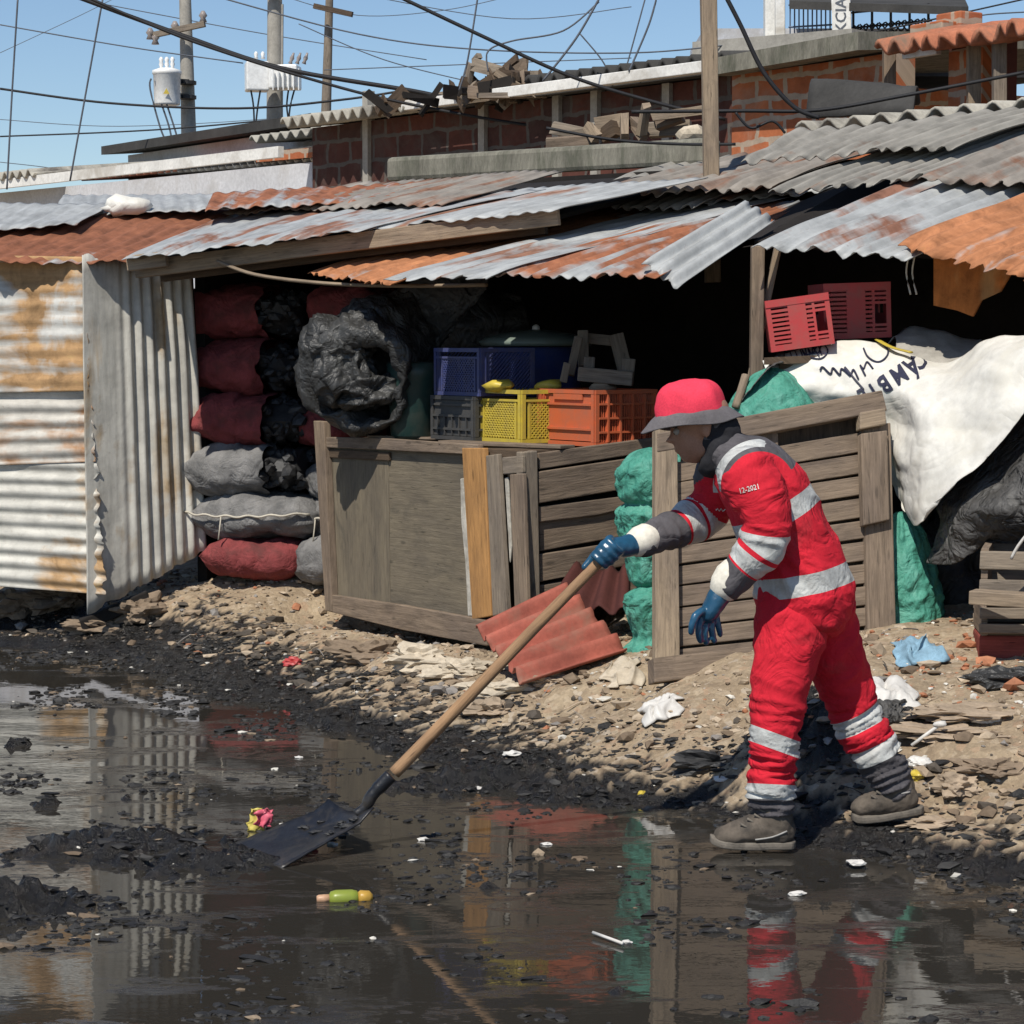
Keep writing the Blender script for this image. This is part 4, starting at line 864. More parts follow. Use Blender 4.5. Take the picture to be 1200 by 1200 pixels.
for p0, p1, w, t_, y0, y1 in [((678, 438), (742, 444), .065, .05, 10.75, 10.7), ((690, 432), (691, 418), .05, .05, 10.8, 10.8), ((735, 438), (737, 420), .06, .05, 10.75, 10.75), ((668, 440), (678, 395), .04, .03, 10.95, 11.0), ((684, 430), (683, 388), .05, .04, 11.05, 11.1), ((733, 436), (722, 392), .07, .03, 11.05, 11.1), ((684, 396), (724, 400), .05, .03, 11.12, 11.12), ((660, 448), (665, 425), .035, .03, 10.85, 10.85)]:
    mb = MB(); up_ = (0, 1, 0) if abs(p0[0] - p1[0]) < 20 else (0, 0, 1)
    a_, b_ = P(*p0, y0), P(*p1, y1)
    mb.board(a_, b_, *((t_, w) if up_ == (0, 1, 0) else (w, t_)), up=up_); mb.build('leg' if up_ == (0, 1, 0) else 'rung', M['wood_grey'], st, bevel=.004)
for k_, (x, y, yy, m_) in enumerate([(645, 452, 10.85, 'yellow_plastic'), (705, 454, 10.75, 'wood_pale'), (585, 452, 10.75, 'yellow_plastic')]):
    mb = MB(); mb.lump(P(x, y, yy), .055, (1.2, .8, .5), k_ + 4, 2, .5)
    tag(mb.build('plastic_scrap', M[m_], None, True), ['yellow plastic scrap stuck between yellow and orange crates', 'pale offcut lying inside the orange crate', 'yellow plastic scrap heaped inside the yellow crate'][k_], 'scrap')
# ------------------------------------------------------------------ black plastic roll
rollp = smoothpath([P(556, 326, 11.34), P(530, 346, 11.40), P(494, 376, 11.52), P(460, 404, 11.56), P(430, 424, 11.43), P(419, 432, 11.33)], 11)
rad = [.07, .105, .16, .22, .27, .285]; rr = [x[0] for x in smoothpath([(q,) for q in rad], 11)]
mb = MB(); ring = 150
ps = [V(p) for p in rollp]; cen = list(ps); radl = list(rr)
ax_ = (ps[-1] - ps[-4]).normalized()
for k_, (dp, rs) in enumerate([(.03, .284), (.055, .28), (.08, .272), (.10, .26), (.115, .245), (.12, .228), (.115, .21), (.10, .198), (.07, .19), (.03, .185), (-.02, .18), (-.07, .17), (-.12, .15), (-.15, .12), (-.16, .06), (-.16, .01)]): cen.append(ps[-1] + ax_ * dp + V((.0055 * k_, 0, -.006 * k_))); radl.append(rs)
vs = []; T, A_, B_ = frame(ax_)
for i, (c, r_) in enumerate(zip(cen, radl)):
    for k in range(ring):
        an = 2 * math.pi * k / ring; d_ = A_ * math.cos(an) + B_ * math.sin(an)
        q = c + d_ * r_; ca, sa = math.cos(an), math.sin(an)
        rd = lambda x, y, z_: .5 - 2 * abs(noise.noise(V((x, y, z_))))
        w = 1 + .24 * noise.noise(V((ca * 1.4, sa * 1.4, i * .07 + 3))) + .17 * rd(ca * 1.6 + i * .05, sa * 1.6, i * .09 + 5) + .07 * rd(ca * 3.0 + i * .1, sa * 3.0 - i * .05, i * .2) + .07 * rd(ca * 1.3, sa * 1.3 + 4, i * .55) + .035 * rd(ca * 3, sa * 3, i * .9 + 2)
        vs.append(c + d_ * r_ * w)
fs = [(i * ring + k, i * ring + (k + 1) % ring, (i + 1) * ring + (k + 1) % ring, (i + 1) * ring + k) for i in range(len(cen) - 1) for k in range(ring)]
mb.add(vs, fs)
for (ox, oz, rx, rz_, sd_) in ((-.07, .02, .16, .19, 3), (.05, -.10, .15, .10, 9), (-.06, .12, .17, .10, 14)):
    cc_ = ps[-1] + V((ox, -.03, oz)); bm = bmesh.new(); bmesh.ops.create_icosphere(bm, subdivisions=5, radius=1.0); vv = []
    for v_ in bm.verts:
        p = v_.co; k1 = 1 + .35 * noise.noise(p * 1.5 + V((sd_, 0, 0))) + .3 * (.4 - 2 * abs(noise.noise(p * 1.7 + V((0, sd_, 0))))) + .12 * (.4 - 2 * abs(noise.noise(p * 4 + V((0, 0, sd_)))))
        vv.append(cc_ + V((p.x * rx, p.y * .12, p.z * rz_)) * k1)
    mb.add(vv, [tuple(q_.index for q_ in f_.verts) for f_ in bm.faces]); bm.free()
ro_ = tag(mb.build('plastic_roll', M['black_plastic'], None, True), 'big crumpled roll of black plastic sheet on the cart end', 'plastic roll')
def drape(ctrl, nu, nv, wr=.01, wsc=6, seed=0, fold=.0):
    rows = len(ctrl); cols = len(ctrl[0]); pts = [[P(*c) for c in row] for row in ctrl]
    k = 6
    r1_ = [smoothpath([tuple(p) for p in row], nu) for row in pts]
    full = list(zip(*[smoothpath(list(c), nv) for c in zip(*r1_)]))
    ny_, nx_ = len(full), len(full[0]); g = [[V(q) for q in row] for row in full]; out = []
    for j in range(ny_):
        for i in range(nx_):
            a = g[j][min(i + 1, nx_ - 1)] - g[j][max(i - 1, 0)]; b = g[min(j + 1, ny_ - 1)][i] - g[max(j - 1, 0)][i]
            n = a.cross(b); n = n.normalized() if n.length > 1e-9 else V((0, -1, 0))
            p = g[j][i]
            w = wr * (noise.noise(p * wsc + V((seed, 0, 0))) + .6 * (1 - 2 * abs(noise.noise(p * wsc * 1.9 + V((0, seed, 0))))) * .8) + fold * (1 - 2.2 * abs(noise.noise(V((p.x * 3 + p.z * 2.2, p.x * .7 - p.z * 5, seed)))))
            out.append(p + n * w)
    fs = [(j * nx_ + i, j * nx_ + i + 1, (j + 1) * nx_ + i + 1, (j + 1) * nx_ + i) for j in range(ny_ - 1) for i in range(nx_ - 1)]
    return out, fs
mb = MB(); vs, fs = drape([[(470, 345, 12.3), (510, 335, 12.2), (560, 333, 12.1), (610, 345, 12.0)], [(480, 375, 12.2), (520, 370, 12.0), (570, 372, 11.9), (620, 372, 11.9)], [(490, 400, 12.2), (530, 402, 12.0), (575, 405, 11.9), (630, 402, 11.9)], [(500, 440, 12.2), (540, 440, 12.1), (580, 440, 12.0), (640, 440, 11.95)]], 10, 10, .03, 5, 3, .02)
mb.add(vs, fs); tag(mb.build('plastic_sheet', M['black_plastic'], None, True, solid=.003), 'black plastic sheet hanging in shade behind the blue crate', 'plastic sheet')
# ------------------------------------------------------------------ charcoal sacks
def sackmesh(c, ax, L, Wd, H, seed, openend=False, pinch=.0):
    """lumpy horizontal sack: c centre, ax long axis"""
    ax = V(ax).normalized(); side = ax.cross(V((0, 0, 1))).normalized(); up = side.cross(ax); mb = MB(); vs = []
    nu, nr = 60, 48; u1 = .42 if openend else 1.0; uvs = []
    us = [-1 + (u1 + 1) * i / (nu - 1) for i in range(nu)]
    for i, u in enumerate(us):
        e = max(0.0, 1 - abs(u) ** 3.0)
        h = max(.05, e ** .72) * (1 - .10 * math.cos(u * 5 + seed)) if u < 0 or not openend else e ** .5
        w = max(.34, e ** .38)
        for k in range(nr):
            an = 2 * math.pi * k / nr; ca, sa = math.cos(an), math.sin(an)
            ca = math.copysign(abs(ca) ** .8, ca); sa = math.copysign(abs(sa) ** .85, sa)
            uu = u
            if openend and i == nu - 1: uu += .10 * noise.noise(V((ca * 2.5, sa * 2.5, seed)))
            p = c + ax * (uu * L / 2 + .02 * noise.noise(V((sa * 2, u * 2, seed)))) + side * (ca * w * Wd / 2) + up * (sa * h * H / 2)
            b = .016 * noise.noise(p * 9 + V((seed * 3, 0, 0))) + .009 * noise.noise(p * 22 + V((0, seed, 0))) + .026 * noise.noise(p * 4 + V((seed, seed, 0)))
            b += .010 * (1 - 2.2 * abs(noise.noise(V((u * 3.0, an * 2.2 + u * 1.5, seed * 2.0))))) + .010 * (abs(u) ** 4) * math.sin(an * 9 + seed)
            b *= (.4 + .6 * min(1, e * 2))
            vs.append(p + (side * ca + up * sa) * b)
    fs = [(i * nr + k, i * nr + (k + 1) % nr, (i + 1) * nr + (k + 1) % nr, (i + 1) * nr + k) for i in range(nu - 1) for k in range(nr)]
    fs.append(tuple(reversed(range(nr))))
    if not openend: fs.append(tuple((nu - 1) * nr + k for k in range(nr)))
    mb.add(vs, fs); return mb, ax, side, up
def sack(label, px, py, Yd, L, Wd, H, mat, seed, openend=False, rz=-.3, tilt=0, stitched=False):
    c = P(px, py, Yd); ax = V((math.cos(rz), math.sin(rz), tilt))
    r = empty('charcoal_sack', c - V((0, 0, H / 2)), label, 'sack', 'stacked charcoal sacks')
    mb, ax, side, up = sackmesh(c, ax, L, Wd, H, seed, openend); mb.build('bag', M[mat], r, True)
    if openend:
        mb = MB(); rs = random.Random(seed)
        mb.lump(c + ax * (L * .27), 1, (L * .17, Wd * .38, H * .38), seed, 2, .3, rz=rz)
        for i in range(70):
            an = rs.uniform(0, 6.28); u = rs.uniform(.34, .88); rr_ = (1 - u ** 3) ** .5 * rs.uniform(.8, 1.0)
            mb.lump(c + ax * (u * L / 2) + side * (math.cos(an) * rr_ * Wd * .44) + up * (math.sin(an) * rr_ * H * .44), rs.uniform(.018, .042), (rs.uniform(.7, 1.6), rs.uniform(.6, 1), rs.uniform(.6, 1)), i + seed * 7, 1, .5, rz=rs.uniform(0, 3))
        mb.build('charcoal', M['charcoal'], r)
    if stitched:
        mb = MB(); pts = [c + ax * (L * (-.46 + .92 * i / 40)) - side * (-Wd * .50) + up * (H * (.10 + .03 * math.sin(i * .9) + .05 * math.sin(i * .21))) for i in range(41)]
        sg_ = 1 if (side.y < 0) else -1
        pts = [c + ax * (L * (-.44 + .88 * i / 40)) + side * (sg_ * .02) + side * (sg_ * Wd * .5 * (max(.34, (1 - abs(-.88 + 1.76 * i / 40) ** 3) ** .38)) + sg_ * .012) + up * (H * (.06 + .02 * math.sin(i * .9) - .04 * math.sin(i * .1))) for i in range(41)]
        mb.tube(pts, .006, 5); mb.tube([pts[14], pts[14] + V((-.005, -.01, -.06)), pts[14] + V((-.012, -.02, -.12))], .004, 5); mb.build('stitching', M['stitch'], r, True)
    return r
sack('faded dark red charcoal sack topmost of the stack, in shade', 290, 368, 12.63, .78, .5, .30, 'sack_red', 1, True)
sack('dark red charcoal sack second from the top, with torn mouth', 292, 430, 12.58, .76, .5, .29, 'sack_red', 2, True)
sack('sunlit red charcoal sack open at its right end', 294, 492, 12.50, .78, .5, .28, 'sack_red', 3, True)
sack('pale grey charcoal sack spilling black lumps at right', 294, 549, 12.46, .80, .52, .28, 'sack_grey', 4, True)
sack('grey charcoal sack with pale cord stitching along its side', 307, 602, 12.43, .80, .52, .25, 'sack_grey', 5, False, stitched=True)
sack('wine red charcoal sack lying lowest on the litter', 306, 652, 12.38, .62, .48, .22, 'sack_red', 6, False, rz=-.15)
sack('dark red sack high behind the black plastic roll', 418, 362, 12.43, .5, .45, .28, 'sack_red', 7, False, rz=-.5)
sack('red sack squeezed between the black roll and open sacks', 400, 500, 12.38, .44, .42, .24, 'sack_red', 8, False, rz=-.9)
sack('grey sack beside the cart end post, level with pale sack', 410, 562, 12.36, .46, .42, .27, 'sack_grey', 9, False, rz=-.7)
sack('grey sack with cord beside the cart, next to stitched sack', 412, 606, 12.34, .52, .42, .24, 'sack_grey', 10, False, rz=-.5, stitched=True)
sack('grey sack lying lowest beside the cart end post', 398, 655, 12.28, .46, .40, .24, 'sack_grey', 12, False, rz=-.35)
# ------------------------------------------------------------------ red corrugated sheet, pallet, green sacks
mb = MB(); corr(mb, P(558, 736, 9.82), P(612, 799, 9.38), P(735, 760, 9.6), P(662, 686, 10.02), 5, .026, 'u', 20, .012, .012, .006, 41)
tag(mb.build('corrugated_sheet', M['red_sheet'], None, True, solid=.007), 'red corrugated roofing sheet leaning at the cart corner', 'roofing sheet')
mb = MB(); corr(mb, P(640, 712, 9.98), P(738, 716, 9.78), P(738, 664, 10.2), P(672, 662, 10.3), 3.5, .022, 'u', 12, .02, .02, .01, 43)
tag(mb.build('corrugated_sheet', M['maroon'], None, True, solid=.007), 'added dark sheet behind the red one, shade painted as maroon', 'roofing sheet')  # added sheet, its dark maroon stands for shade beside the cart
PP = Plane(P(768, 800, 9.05), P(1050, 768, 9.3), P(1037, 460, 9.58))
pal = empty('wooden_pallet', PP.at(905, 790), 'grey brown slatted wooden pallet leaning upright behind the worker', 'pallet')
for nm, pts, off, t_, m_ in [('top_rail', [(770, 508), (855, 491), (1034, 457), (1040, 481), (858, 515), (770, 530)], .035, .06, 'wood'),
   ('side_stile', [(768, 503), (794, 500), (797, 770), (768, 775)], .032, .05, 'wood_pale'), ('middle_stile', [(887, 500), (912, 496), (916, 760), (890, 764)], -.005, .05, 'wood'),
   ('corner_block', [(1008, 483), (1038, 478), (1039, 497), (1008, 503)], .05, .05, 'wood_pale'), ('stile_board', [(1009, 508), (1040, 504), (1043, 609), (1012, 616)], .045, .045, 'wood'),
   ('side_stile', [(1012, 500), (1044, 495), (1051, 765), (1018, 772)], .008, .05, 'wood'),
   ('bottom_rail', [(766, 771), (1050, 737), (1052, 766), (767, 800)], .04, .09, 'wood')]:
    mb = MB(); pxslab(mb, PP, pts, off, t_); mb.build(nm, M[m_], pal, bevel=.005)
mb = MB()
for k in range(10):
    f = k / 9; yl = 545 + 24.2 * k; s_ = .165 - .06 * f; yr = yl - s_ * 240
    g_ = 1.2 + R.uniform(-.6, 1.2); h_ = 23.6 - g_
    pxslab(mb, PP, [(776, yl + R.uniform(-1, 1)), (1030, yl - s_ * 254 + R.uniform(-1, 1)), (1031, yl - s_ * 254 + h_), (776, yl + h_)], -.012 - R.uniform(0, .008), .02)
mb.build('slat_panel', [M['wood']], pal, bevel=.003)
mb = MB(); pxslab(mb, PP, [(800, 524), (1036, 478), (1044, 760), (772, 790)], -.07, .012); mb.build('gap_shade_sheet', M['wood_dark'], pal)  # dark sheet added behind the slats to paint shade in the gaps
def lathe_sack(name, label, px, base_y, Yd, prof, mat, seed, pleat=.03, sq=1.0):
    """prof: (py, radius m); follows the picture heights at depth Yd"""
    ps = smoothpath(prof, 9); mb = MB(); vs = []; n = 110
    for i, (py, r_) in enumerate(ps):
        c = P(px, py, Yd)
        for k in range(n):
            an = 2 * math.pi * k / n; ca, sa = math.cos(an), math.sin(an)
            w = 1 + pleat * .55 * min(2.5, max(0, .13 / r_ - .95) * 3) * math.cos(an * 15 + 3 * noise.noise(V((ca, sa, seed)))) + pleat * 2 * noise.noise(V((ca * 1.6 + seed, sa * 1.6, py * .012))) + pleat * 1.4 * noise.noise(V((ca * 5, sa * 5 + seed, py * .022))) + pleat * 1.3 * (.6 - 2 * abs(noise.noise(V((ca * 3 + py * .02, sa * 3, py * .05 + seed))))) + pleat * .8 * (.5 - 2 * abs(noise.noise(V((ca * 7 - py * .03, sa * 7, py * .085 + seed)))))
            w += pleat * 1.1 * (.5 - 2 * abs(noise.noise(V((ca * 2.2 + py * .045, sa * 2.2 - py * .03, py * .02 + seed))))) + pleat * .5 * (.5 - 2 * abs(noise.noise(V((ca * 12 + py * .06, sa * 12, py * .15 + seed)))))
            vs.append(c + V((ca * r_ * w, sa * r_ * w * sq, 0)))
    fs = [(i * n + k, i * n + (k + 1) % n, (i + 1) * n + (k + 1) % n, (i + 1) * n + k) for i in range(len(ps) - 1) for k in range(n)]
    fs += [tuple(range(n)), tuple(reversed([(len(ps) - 1) * n + k for k in range(n)]))]
    mb.add(vs, fs); return tag(mb.build(name, M[mat], None, True), label, 'sack')
lathe_sack('green_sack', 'green woven sack standing lowest between red sheet and pallet', 772, 768, 9.68, [(772, .115), (764, .135), (748, .10), (735, .105), (712, .13), (698, .125), (688, .075), (684, .02)], 'green_fabric', 1, .06)
lathe_sack('green_sack', 'tied green woven sack stacked upon another left of the pallet', 768, 690, 9.72, [(690, .06), (680, .10), (660, .115), (640, .135), (612, .15), (598, .145), (590, .115), (582, .14), (562, .15), (545, .135), (530, .08), (524, .02)], 'green_fabric', 4, .06)
rg = lathe_sack('green_sack', 'green woven sack with frayed hem right of the pallet base', 1056, 745, 9.58, [(748, .17), (742, .185), (733, .165), (715, .165), (690, .155), (660, .13), (630, .10), (610, .06), (600, .02)], 'green_fabric', 8, .05)
lathe_sack('green_sack', 'full green woven sack peeking above the pallet top', 905, 600, 9.86, [(760, .2), (720, .22), (600, .22), (520, .21), (480, .185), (458, .145), (440, .085), (431, .02)], 'green_fabric', 12, .03)
mb = MB(); mb.tube(smoothpath([P(862, 478, 9.75), P(868, 460, 9.77), P(874, 440, 9.8)], 3), .018, 8); tag(mb.build('broom_handle', M['wood_pale'], None, True), 'short round wooden stick end beside the green sack top', 'stick')
mb = MB(); vs, fs = drape([[(884, 448, 9.92), (900, 425, 10.0), (915, 410, 10.02), (925, 406, 10.02)], [(868, 465, 9.85), (890, 440, 9.85), (908, 424, 9.86), (920, 415, 9.9)], [(858, 486, 9.8), (876, 462, 9.72), (900, 434, 9.72), (918, 424, 9.82)]], 6, 6, .012, 9, 4)
mb.add(vs, fs); tag(mb.build('grey_rag', M['dark_tarp'], None, True, solid=.003), 'grey printed cloth scrap behind the green sack top', 'cloth')
# ------------------------------------------------------------------ tarps at the right
mb = MB(); c = P(1178, 590, 9.62)
mb.lump(P(1195, 620, 10.1), 1, (.42, .36, .46), 31, 4, .25); mb.lump(P(1110, 690, 10.0), 1, (.22, .3, .3), 7, 3, .3)
tag(mb.build('covered_heap', M['black_plastic'], None, True), 'black plastic covered heap under the tarps at the right', 'heap')
mb = MB(); vs, fs = drape([[(1070, 500, 9.95), (1110, 480, 9.85), (1160, 450, 9.75), (1215, 420, 9.65), (1270, 400, 9.6)], [(1082, 560, 9.6), (1120, 550, 9.5), (1165, 515, 9.4), (1215, 480, 9.3), (1270, 460, 9.25)],
   [(1095, 600, 9.35), (1128, 590, 9.15), (1170, 575, 9.0), (1220, 550, 8.88), (1270, 530, 8.85)], [(1092, 632, 9.35), (1124, 625, 9.15), (1170, 618, 9.0), (1222, 605, 8.88), (1275, 590, 8.85)], [(1086, 660, 9.38), (1118, 661, 9.2), (1165, 640, 9.1), (1225, 630, 8.98), (1278, 625, 8.95)]], 12, 12, .022, 7, 2, .014)
mb.add(vs, fs); tag(mb.build('dark_tarp', M['dark_tarp'], None, True, solid=.004), 'dark grey wrinkled tarp hanging below the white tarp', 'tarp')
tarp = empty('white_tarp', P(1080, 520, 9.3), 'white vinyl banner tarp with navy lettering draped over the heap', 'tarp')
ctrl = [[(893, 421, 9.92), (945, 403, 9.92), (1000, 394, 9.90), (1045, 400, 9.86), (1105, 420, 9.72), (1160, 394, 9.45), (1240, 384, 9.2)],
        [(900, 436, 9.86), (955, 428, 9.82), (1010, 425, 9.78), (1060, 432, 9.65), (1112, 440, 9.42), (1165, 420, 9.2), (1245, 410, 9.02)],
        [(915, 452, 9.80), (972, 458, 9.76), (1030, 460, 9.68), (1075, 468, 9.42), (1122, 470, 9.28), (1175, 452, 9.1), (1240, 440, 9.0)],
        [(955, 478, 9.80), (1000, 488, 9.76), (1044, 495, 9.62), (1080, 508, 9.32), (1120, 508, 9.2), (1168, 492, 9.05), (1208, 470, 8.97)],
        [(1020, 520, 9.76), (1036, 530, 9.70), (1048, 540, 9.52), (1077, 550, 9.28), (1110, 548, 9.18), (1142, 536, 9.08), (1166, 516, 9.02)],
        [(1040, 570, 9.70), (1048, 576, 9.60), (1056, 588, 9.45), (1073, 592, 9.27), (1092, 590, 9.2), (1108, 578, 9.14), (1124, 562, 9.1)],
        [(1060, 600, 9.5), (1063, 608, 9.45), (1067, 616, 9.38), (1073, 616, 9.3), (1079, 609, 9.25), (1084, 602, 9.22), (1090, 596, 9.2)]]
vs, fs = drape(ctrl, 14, 14, .010, 6, 5, .020); mb = MB(); mb.add(vs, fs); mb.build('sheet', M['white_tarp'], tarp, True, solid=.003)
TB = BVHTree.FromPolygons(vs, fs)
def onmesh(B, px, py, off=.004, dflt=9.5):
    d = ray(px, py).normalized(); h = B.ray_cast(CAM, d)
    return h[0] - d * off if h[0] else B.find_nearest(P(px, py, dflt))[0] - d * off
hit = lambda x, y: onmesh(TB, x, y, .009, 9.85)
mb = MB(); ang = math.radians(180 + 33)
for ch, cx, cy, s_ in [('C', 1078, 421, 24), ('Á', 1068, 428, 25), ('M', 1053, 438, 25), ('B', 1036, 449, 25), ('I', 1023, 457, 22), ('E', 1011, 462, 20)]:
    a_, b_ = textpx(ch, cx, cy, s_ * 1.15, ang, hit, .78, .03, 3); mb.add(a_, b_)
mb.build('lettering', M['ink'], tarp)
mb = MB()
def stroke(pts, r_): mb.tube([hit(x, y) for x, y in smoothpath(pts, 5)], r_, 5)
for pts in [[(1035, 404), (1041, 412), (1036, 421), (1027, 424), (1017, 418), (1012, 408)], [(1023, 432), (1016, 424), (1012, 432), (1008, 428), (1014, 440)], [(1006, 444), (1000, 433), (996, 440), (990, 430), (1004, 447), (1012, 456)], [(994, 438), (986, 432), (984, 439), (976, 431), (973, 438), (964, 430), (961, 434)]]: stroke(pts, .0042)
for pts in [[(940, 405), (950, 402), (965, 404), (970, 412), (962, 420), (948, 418), (940, 410), (940, 405)], [(946, 406), (952, 415), (958, 405), (963, 416)], [(950, 403), (960, 418)]]: stroke(pts, .003)
for i in range(5): stroke([(918 + i * 6, 408 - i), (920 + i * 6, 414 - i)], .0025)
mb.build('scribble', M['ink'], tarp)
mb = MB(); vs, fs = drape([[(1035, 404, 10.0), (1060, 384, 10.2), (1095, 384, 10.2), (1125, 398, 10.1), (1150, 402, 10.0)], [(1048, 392, 9.98), (1075, 383, 10.05), (1105, 386, 10.0), (1130, 400, 9.95), (1152, 406, 9.9)], [(1050, 405, 9.86), (1078, 402, 9.84), (1105, 410, 9.8), (1128, 416, 9.75), (1148, 414, 9.7)], [(1045, 416, 9.84), (1075, 420, 9.78), (1100, 426, 9.72), (1125, 428, 9.66), (1145, 424, 9.62)]], 8, 8, .012, 6, 9, .01)
mb.add(vs, fs); tag(mb.build('canvas_fold', M['concrete'], None, True, solid=.004), 'grey canvas fold standing up behind the white tarp', 'canvas')
mb = MB(); mb.tube(smoothpath([P(1028, 398, 9.9), P(1045, 407, 9.8), P(1068, 413, 9.72)], 4), .014, 6, flat=.35); tag(mb.build('yellow_strip', M['yellow_plastic'], None, True), 'pale yellow strip lying along the fold of white tarp', 'strip')
# hanging orange board below right eave
HB = Plane(P(1095, 300, 9.72), P(1185, 310, 9.5), P(1095, 360, 9.74)); mb = MB(); mb.slab([HB.at(x, y) for x, y in [(1094, 298), (1186, 308), (1184, 322), (1172, 342), (1150, 352), (1140, 371), (1122, 364), (1094, 358)]], HB.n, .012)
tag(mb.build('hanging_board', sheetmat('hanging_rust', .8, (.40, .20, .07), (.36, .12, .03), 31, rough=.7), None), 'rusty orange board with torn edge hanging under right eave', 'board')
mb = MB()
for x in (1065, 1072): mb.tube(smoothpath([P(x, 300, 9.7), P(x - 3, 320, 9.72), P(x + 2, 345, 9.7)], 4), .004, 5)
tag(mb.build('string', M['stitch'], None, True), 'pale loose strings dangling from the right eave', 'string')
# wooden trays and red block at the right edge
def tray(label, c, rz, L, D, H):
    r = empty('wooden_tray', c, label, 'crate'); ex = V((math.cos(rz), math.sin(rz), 0)); ey = V((-ex.y, ex.x, 0)); mb = MB(); ez = V((0, 0, 1)); c = V(c)
    for sx in (-1, 1):
        mb = MB(); mb.boxax(c + ex * sx * (L / 2 - .012) + ez * H / 2, [ex, ey, ez], [.012, D / 2, H / 2], jit=.004); mb.build('end_board', M['wood'], r, bevel=.003)
    mb = MB()
    for sy in (-1, 1):
        for z_ in (.25, .78): mb.boxax(c + ey * sy * (D / 2 + .008) + ez * H * z_, [ex, ey, ez], [L / 2 + .005, .007, H * .17], jit=.004)
    mb.build('side_slats', M['wood_grey'], r, bevel=.003); mb = MB()
    for k in range(4): mb.boxax(c + ey * ((k - 1.5) * D / 4) + ez * .008, [ex, ey, ez], [L / 2 - .026, D / 9, .006])
    mb.build('floor_slats', M['wood_dark'], r)
c0 = P(1208, 786, 8.62); zg = gz(c0.x, c0.y)
bl = P(1200, 765, 8.75); mb = MB(); mb.box((bl.x + .12, 8.85, .425), (.56, .3, .13), -.12, jit=.006); tag(mb.build('wooden_beam', M['red_wood'], None, bevel=.01), 'red painted wooden block under the trays at right edge', 'beam')
tray('lower grey wooden tray upon the red block at right edge', (bl.x + .13, 8.85, .492), -.12, .56, .34, .11)
tray('upper broken wooden tray topmost at the right edge', (bl.x + .15, 8.95, .606), -.25, .52, .34, .20)
mb = MB(); mb.board(P(1139, 699, 8.62), P(1260, 707, 8.45), .05, .09); tag(mb.build('loose_board', M['wood_pale'], None, bevel=.004), 'pale board jutting out between the two wooden trays', 'board')
mb = MB(); mb.tube(smoothpath([P(1185, 655, 8.7), P(1193, 640, 8.68), P(1210, 618, 8.65)], 3), .006, 6); tag(mb.build('plastic_stick', M['white_plastic'], None, True), 'thin white stick poking from the upper tray', 'stick')
# ================================================================== WORKER
WY = 7.36; PXM = WY / FPX
def W(px, py, dy=0.0): return P(px, py, WY + dy)
def proj(p):
    d = V(p) - CAM; zf = d.dot(_f); return 600 + FPX * d.dot(_r) / zf, 600 - FPX * d.dot(_u) / zf
def limb(mb, pts, n=26, sub=5):
    """pts: (px, py, dy, r_img px, r_depth px) rounded at both ends"""
    s = smoothpath(pts, sub); path = [W(a[0], a[1], a[2]) for a in s]; rr = [(max(a[3], 1) * PXM, max(a[4], 1) * PXM) for a in s]
    t0 = (path[0] - path[1]).normalized(); t1 = (path[-1] - path[-2]).normalized()
    def cap(p, t, r): return [(p + t * (min(r) * k), (r[0] * q, r[1] * q)) for k, q in ((.55, .8), (.85, .5), (.98, .15))]
    a = cap(path[0], t0, rr[0])[::-1]; b = cap(path[-1], t1, rr[-1])
    P_ = [x[0] for x in a] + path + [x[0] for x in b]; R_ = [x[1] for x in a] + rr + [x[1] for x in b]
    mb.tube(P_, R_, n, up=V((0, 1, 0)))
def ball(mb, c, r, sc=(1, 1, 1), rot=None, sub=3):
    bm = bmesh.new(); bmesh.ops.create_icosphere(bm, subdivisions=sub, radius=1.0); vs = []
    for v in bm.verts:
        q = V((v.co.x * sc[0], v.co.y * sc[1], v.co.z * sc[2])) * r
        vs.append(V(c) + (rot @ q if rot is not None else q))
    mb.add(vs, [tuple(v.index for v in f.verts) for f in bm.faces]); bm.free()
def union(mb, voxel, it=2, lam=.5):
    me = bpy.data.meshes.new('tmp'); me.from_pydata(mb.v, [], mb.f); bm = bmesh.new(); bm.from_mesh(me)
    bmesh.ops.remove_doubles(bm, verts=bm.verts, dist=1e-6); bmesh.ops.recalc_face_normals(bm, faces=bm.faces); bm.to_mesh(me); bm.free()
    o = bpy.data.objects.new('tmp', me); COL.objects.link(o); m = o.modifiers.new('r', 'REMESH'); m.mode = 'VOXEL'; m.voxel_size = voxel
    bpy.context.view_layer.update(); r = bpy.data.meshes.new_from_object(o.evaluated_get(bpy.context.evaluated_depsgraph_get()))
    bpy.data.objects.remove(o)
    n = len(r.vertices); c = np.empty(n * 3); r.vertices.foreach_get('co', c); c = c.reshape(-1, 3); e = np.empty(len(r.edges) * 2, int); r.edges.foreach_get('vertices', e); e = e.reshape(-1, 2)
    deg = np.bincount(e.ravel(), minlength=n)[:, None].clip(1)
    for _ in range(it):
        s = np.zeros_like(c); np.add.at(s, e[:, 0], c[e[:, 1]]); np.add.at(s, e[:, 1], c[e[:, 0]]); c = c * (1 - lam) + lam * s / deg
    r.vertices.foreach_set('co', c.ravel()); r.update(); return r
